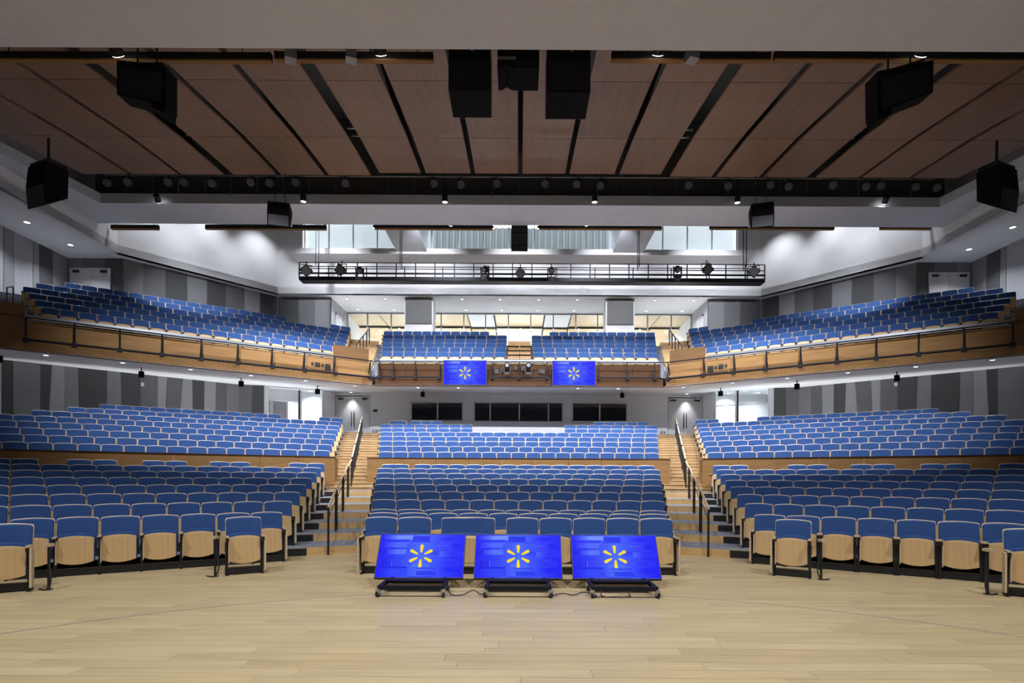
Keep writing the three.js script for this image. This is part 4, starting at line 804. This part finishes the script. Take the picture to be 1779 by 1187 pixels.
// ================================================================ CATWALK
{
  const t = thing('catwalk', 'long black steel catwalk with railings below the high windows', 'catwalk'), x0 = -10.57, x1 = 11.75, y0 = 10.99, y1 = 11.84, d = 26.5, e = 0.5;
  obj('deck', bd(x0, x1, y0, y0 + 0.09, d, d + e), M.black, t);
  obj('front_toe_beam', bd(x0, x1, y0, y0 + 0.17, d - 0.05, d), M.pipe, t); obj('rear_toe_beam', bd(x0, x1, y0 + 0.05, y0 + 0.26, d + e, d + e + 0.05), M.pipe, t);
  obj('light_bar', bd(x0, x1, y0 + 0.28, y0 + 0.35, d - 0.1, d - 0.04), M.pipe, t);
  for (const [y, dd] of [[y1, d], [y0 + 0.56, d], [y1, d + e], [y0 + 0.5, d + e], [y0 + 0.28, d + e]]) obj('rail', rod(P(x0, y, dd), P(x1, y, dd), 0.022), M.pipe, t);
  for (let i = 0; i <= 24; i++) { const x = x0 + (x1 - x0) * i / 24; obj('post', bar(P(x, y0 + 0.1, d), P(x, y1, d), 0.045), M.pipe, t); if (i % 2) obj('post', bar(P(x + 0.3, y0 + 0.1, d + e), P(x + 0.3, y1, d + e), 0.04), M.pipe, t); }
  for (const x of [-9.8, -5.75, 5.75, 10.9]) for (const dd of [d + 0.06, d + e - 0.06]) obj('hanger', rod(P(x, y1 - 0.1, dd), P(x, x * x < 40 ? 13.58 : 17, dd), 0.02), M.pipe, t);
}
function stageLight(name, label, pos, turn, pitch, group, { r = 0.15, len = 0.34, lensMat = M.lens, yoke = true, square = false } = {}) {
  const t = thing(name, label, 'stage light', pos, turn, group), h = new THREE.Group(); h.name = numbered('head'); h.rotation.x = pitch; t.add(h);
  obj('body', [cyl(r * 1.02, r * 0.72, len, 16).rotateX(Math.PI / 2).translate(0, 0, -len / 2), ...(square ? [boxUV(new THREE.BoxGeometry(r * 2, r * 2, 0.02).rotateZ(Math.PI / 4))] : [])], M.black, h);
  obj('lens', cyl(r * 0.92, r * 0.92, 0.012, 20).rotateX(Math.PI / 2).translate(0, 0, 0.02), lensMat, h);
  if (yoke) obj('yoke', [bx(-r - 0.03, -r - 0.012, -0.02, r + 0.1, -len * 0.55, -len * 0.4), bx(r + 0.012, r + 0.03, -0.02, r + 0.1, -len * 0.55, -len * 0.4), bx(-r - 0.03, r + 0.03, r + 0.085, r + 0.105, -len * 0.55, -len * 0.4), bx(-0.025, 0.025, r + 0.1, r + 0.26, -len * 0.52, -len * 0.42)], M.black, t);
  return t;
}
for (const [px, py, sq, turn] of [[532, 470, 1, 0.35], [591, 469, 1, -0.2], [904, 475, 0, 0], [1230, 468, 1, 0.1], [1310, 472, 1, -0.35]]) stageLight('stage_light', sq ? 'black stage light with square colour frame on the catwalk rail' : 'round black stage light at the middle of the catwalk rail', at(px, py, 26.2), turn, 0.2, sq ? 'framed stage lights on the catwalk' : undefined, { r: 0.22, square: !!sq });
for (const [px, py] of [[625, 470], [843, 468], [958, 470], [1177, 468]]) {
  const p = at(px, py, 26.3), t = thing('moving_head_light', 'black moving head stage light on the catwalk rail', 'stage light', p, rnd() - 0.5, 'moving head lights on the catwalk');
  obj('base', bx(-0.13, 0.13, -0.5, -0.34, -0.13, 0.13), M.black, t);
  obj('yoke', [bx(-0.2, -0.15, -0.36, 0.12, -0.06, 0.06), bx(0.15, 0.2, -0.36, 0.12, -0.06, 0.06), bx(-0.2, 0.2, -0.38, -0.32, -0.06, 0.06)], M.black, t);
  const h = obj('head', plain(new THREE.SphereGeometry(0.17, 16, 12).scale(0.85, 1, 1.2)), M.black, t); h.rotation.x = 0.5;
  obj('lens', cyl(0.1, 0.1, 0.02, 18).rotateX(Math.PI / 2).translate(0, 0, 0.195), M.lens, h);
}
// stage lights in the dark slot behind the wooden ceiling
{
  const t = thing('light_truss', 'black pipe carrying stage lights in the slot behind the wooden ceiling', 'truss');
  obj('pipe', [rod(P(-16.2, 13.28, 21.5), P(16.2, 13.28, 21.5), 0.03)], M.greyMetal, t);
  for (let x = -15.5; x <= 15.6; x += 1.03) obj('drop_rod', rod(P(x, 12.75 + (Math.round(x * 7) % 3) * 0.08, 21.75), P(x, 13.9, 21.75), 0.014), M.greyMetal, t);
  for (const px of [185.5, 221.6, 291.7, 318.7, 367.6, 435.7, 468, 513.6, 600, 754, 801, 863, 947.5, 1002, 1043, 1196.5, 1265, 1338, 1370, 1447, 1504.5, 1530, 1591, 1627.5]) stageLight('stage_light', 'round stage light with grey lens in the slot behind the wooden ceiling', at(px, 321 + (px - 901) * ROLL + (rnd() - 0.5) * 4, 21.35), px < 901 ? 0.35 : -0.35, 0.35, 'stage lights in the ceiling slot', { r: 0.15 });
}
// ================================================================ LOUDSPEAKERS
function wedgeSpeaker(name, label, x0, x1, y0, y1, d, turn, group, rods) {       // cabinet with slanted lower front and flying frame
  const c = (x0 + x1) / 2, w = (x1 - x0) / 2, h = y1 - y0, t = thing(name, label, 'speaker', P(c, y0, d), turn, group);
  const s = new THREE.Shape(); s.moveTo(-0.28, h * 0.3); s.lineTo(0.3, 0); s.lineTo(0.36, h * 0.42); s.lineTo(0.3, h * 0.9); s.lineTo(-0.3, h * 0.9);
  obj('cabinet', boxUV(new THREE.ExtrudeGeometry(s, { depth: 2 * w, bevelEnabled: true, bevelThickness: 0.01, bevelSize: 0.01, bevelSegments: 1 }).rotateY(-Math.PI / 2).translate(w, 0, 0)), M.speaker, t);
  obj('grille', hex([V(-w * 0.93, 0.02, 0.312), V(w * 0.93, 0.02, 0.312), V(w * 0.93, 0.02, 0.32), V(-w * 0.93, 0.02, 0.32)], [V(-w * 0.93, h * 0.42, 0.372), V(w * 0.93, h * 0.42, 0.372), V(w * 0.93, h * 0.42, 0.38), V(-w * 0.93, h * 0.42, 0.38)]), M.black, t);
  obj('flying_frame', [bx(-w, w, h * 0.96, h, 0.2, 0.26), bx(-w, w, h * 0.96, h, -0.26, -0.2), bx(-w, -w + 0.05, h * 0.88, h, -0.26, 0.26), bx(w - 0.05, w, h * 0.88, h, -0.26, 0.26)], M.black, t);
  if (rods) { obj('hanger', [rod(V(0, h, 0), V(0, h + rods, 0), 0.04)], M.black, t); obj('swivel', [cyl(0.14, 0.14, 0.22, 12).translate(0, h + 0.02, 0)], M.black, t); }
  else obj('wire', [rod(V(-w * 0.5, h, 0), V(-w * 0.5, h + 1.2, 0), 0.012), rod(V(w * 0.5, h, 0), V(w * 0.5, h + 1.2, 0), 0.012)], M.black, t);
  return t;
}
const box2 = (a, b, c, e, d) => { const p = at(a, e, d), q = at(b, c, d); return [p.x, q.x, p.y, q.y, d]; };
wedgeSpeaker('hanging_speaker', 'black loudspeaker on a stem beneath the outer edge of the wooden ceiling', ...box2(58, 110, 287, 366, 17.6), R(-22), 'speakers on stems', 0.85);
wedgeSpeaker('hanging_speaker', 'black loudspeaker on a stem beneath the outer edge of the wooden ceiling', ...box2(1705, 1757, 291, 372, 17.6), R(22), 'speakers on stems', 0.85);
wedgeSpeaker('hanging_speaker', 'black loudspeaker hung on wires in front of the white soffit band', ...box2(469, 504, 357, 399, 20.6), R(14), 'speakers in front of the soffit band', 0);
wedgeSpeaker('hanging_speaker', 'black loudspeaker hung on wires in front of the white soffit band', ...box2(1304, 1340, 358, 401, 20.6), R(-14), 'speakers in front of the soffit band', 0);
{
  const [x0, x1, y0, y1, d] = box2(888, 917, 393, 432, 24.3), w = (x1 - x0) / 2, h = y1 - y0, t = thing('centre_speaker', 'black loudspeaker hung in the middle in front of the high windows', 'speaker', P((x0 + x1) / 2, y0, d));
  obj('cabinet', bx(-w, w, 0, h * 0.6, -0.3, 0.3), M.speaker, t); obj('grille', bx(-w * 0.92, w * 0.92, 0.03, h * 0.56, 0.3, 0.31), M.black, t);
  obj('flying_frame', [bx(-w, w, h * 0.62, h * 0.95, -0.25, 0.2), bx(-0.03, 0.03, h * 0.9, h + 0.9, -0.03, 0.03)], M.black, t);
}
{ // large dark boxes above the stage edge
  for (const [a, b, c, e, lab, nm] of [[779, 851, 60, 157, 'large black bass cabinet hanging above the stage edge', 0], [951, 1026, 60, 160, 'large black bass cabinet hanging above the stage edge', 1]]) {
    const [x0, x1, y0, y1, d] = box2(a, b, c, e, 11.9), w = (x1 - x0) / 2, h = y1 - y0, t = thing('bass_speaker', lab, 'speaker', P((x0 + x1) / 2, y0, d), 0, 'bass cabinets');
    obj('cabinet', boxUV(new THREE.BoxGeometry(2 * w, h, 0.9).translate(0, h / 2, -0.45)), M.speaker, t); obj('grille', bx(-w * 0.95, w * 0.95, 0.03, h * 0.55, 0, 0.012), M.black, t);
    obj('hanging_cable', tube([V(0.02, h, 0.05), V(0.0, h * 0.75, 0.05), V(0.04, h * 0.7, 0.05), V(0.08, h * 0.68, 0.04)], 0.012, 12), M.greyMetal, t);
  }
  const [x0, x1, y0, y1, d] = box2(864, 937, 70, 118, 11.9), w = (x1 - x0) / 2, h = y1 - y0, t = thing('projector_box', 'black boxed projector with a notched hood hanging between the bass cabinets', 'projector', P((x0 + x1) / 2, y0, d));
  const s = new THREE.Shape(); s.moveTo(-w, 0); s.quadraticCurveTo(-w * 0.75, 0.0, -w * 0.58, h * 0.14); s.quadraticCurveTo(-w * 0.4, 0, -w * 0.18, 0); s.lineTo(w, 0); s.lineTo(w, h); s.lineTo(-w, h);
  obj('housing', boxUV(new THREE.ExtrudeGeometry(s, { depth: 0.7, bevelEnabled: false }).translate(0, 0, -0.7)), M.speaker, t);
  obj('front_plate', bx(-w * 0.1, w * 0.96, 0.02, h * 0.28, 0, 0.01), M.black, t);
  obj('hood', bx(-w, -w * 0.1, h * 0.3, h * 0.36, 0, 0.05), M.greyMetal, t);
}
for (const [tl, tr, br, bl, fl] of [[[203, 104], [287, 114], [287, 184], [203, 164], 1], [[1524, 124], [1622, 104], [1621, 160], [1525, 196], -1]]) {      // big flown line speakers
  const d = 11.9, c = [tl, tr, br, bl].map(([x, y]) => at(x, y, d)), o = V((c[0].x + c[1].x) / 2, c[2].y, -d), k = c.map((p) => p.clone().sub(o)), back = (p) => p.clone().add(V(0, 0.02, -0.42));
  const t = thing('line_speaker', 'large black loudspeaker flown below the wooden ceiling above the stage edge', 'speaker', o, 0, 'large flown speakers');
  obj('cabinet', hex([k[3], k[2], back(k[2]), back(k[3])], [k[0], k[1], back(k[1]), back(k[0])]), M.speaker, t);
  const q = (u, v, z) => k[3].clone().lerp(k[2], u).lerp(k[0].clone().lerp(k[1], u), v).add(V(0, 0, z));
  obj('grille', hex([q(0.06, 0.06, 0.002), q(0.94, 0.06, 0.002), q(0.94, 0.06, 0.012), q(0.06, 0.06, 0.012)], [q(0.06, 0.8, 0.002), q(0.94, 0.8, 0.002), q(0.94, 0.8, 0.012), q(0.06, 0.8, 0.012)]), M.black, t);
  const a = fl > 0 ? k[2] : k[3]; obj('lower_flap', hex([a.clone().add(V(-fl * 0.02, -0.16, 0)), a.clone().add(V(-fl * 0.3, -0.02, 0)), a.clone().add(V(-fl * 0.3, -0.02, -0.4)), a.clone().add(V(-fl * 0.02, -0.16, -0.4))], [a.clone().add(V(0, 0.2, 0)), a.clone().add(V(-fl * 0.3, 0.2, 0)), a.clone().add(V(-fl * 0.3, 0.2, -0.4)), a.clone().add(V(0, 0.2, -0.4))]), M.speaker, t);
  obj('flying_frame', [bar(q(0.1, 1, -0.1), q(0.9, 1, -0.1).add(V(0, 0.1, 0)), 0.04), rod(q(0.3, 0.95, -0.2), q(0.3, 0.95, -0.2).add(V(0, 1.2, 0)), 0.02), rod(q(0.7, 0.95, -0.2), q(0.7, 0.95, -0.2).add(V(0, 1.2, 0)), 0.02)], M.black, t);
}
// ---- moving heads and sockets behind the middle balcony rail
for (const px of [881, 918]) {
  const p = at(px, 652, 26.0), t = thing('moving_head_light', 'black moving head light on the middle balcony rail between the displays', 'stage light', p, 0, 'moving head lights on the balcony rail');
  obj('base', bx(-0.12, 0.12, 0.02, 0.12, -0.1, 0.1), M.black, t); obj('yoke', [bx(-0.17, -0.13, 0.12, 0.42, -0.05, 0.05), bx(0.13, 0.17, 0.12, 0.42, -0.05, 0.05)], M.black, t);
  const h = obj('head', plain(new THREE.SphereGeometry(0.15, 14, 10).scale(0.9, 1.2, 1)), M.black, t); h.position.y = 0.44; obj('lens', cyl(0.09, 0.09, 0.02, 16).rotateX(Math.PI / 2).translate(0, 0, 0.145), M.lens, h);
}
for (const [px, py, w] of [[863, 646, 0.1], [872, 645, 0.04], [896, 640, 0.06], [909, 641, 0.1], [937, 645, 0.04], [943, 646, 0.1]]) tag(obj('socket_box', (() => { const p = at(px, py, 26.37); return bx(p.x - w, p.x + w, p.y - 0.1, p.y + 0.1, p.z, p.z + 0.06); })(), M.black), 'small black socket box on the middle balcony front beside the moving heads', 'socket box', 'socket boxes on the balcony front');
for (const px of [505, 610, 1203]) { const p = at(px, 97, 11.5), t = thing('stage_light', 'small grey box light clipped under a front reflector board', 'stage light', p, 0.3, 'lights under the front reflectors'); obj('body', bx(-0.11, 0.11, -0.1, 0.1, -0.12, 0.1), M.greyMetal, t); obj('clip', bx(-0.02, 0.02, 0.1, 0.24, -0.02, 0.02), M.black, t); }

renderer.render(scene, camera);
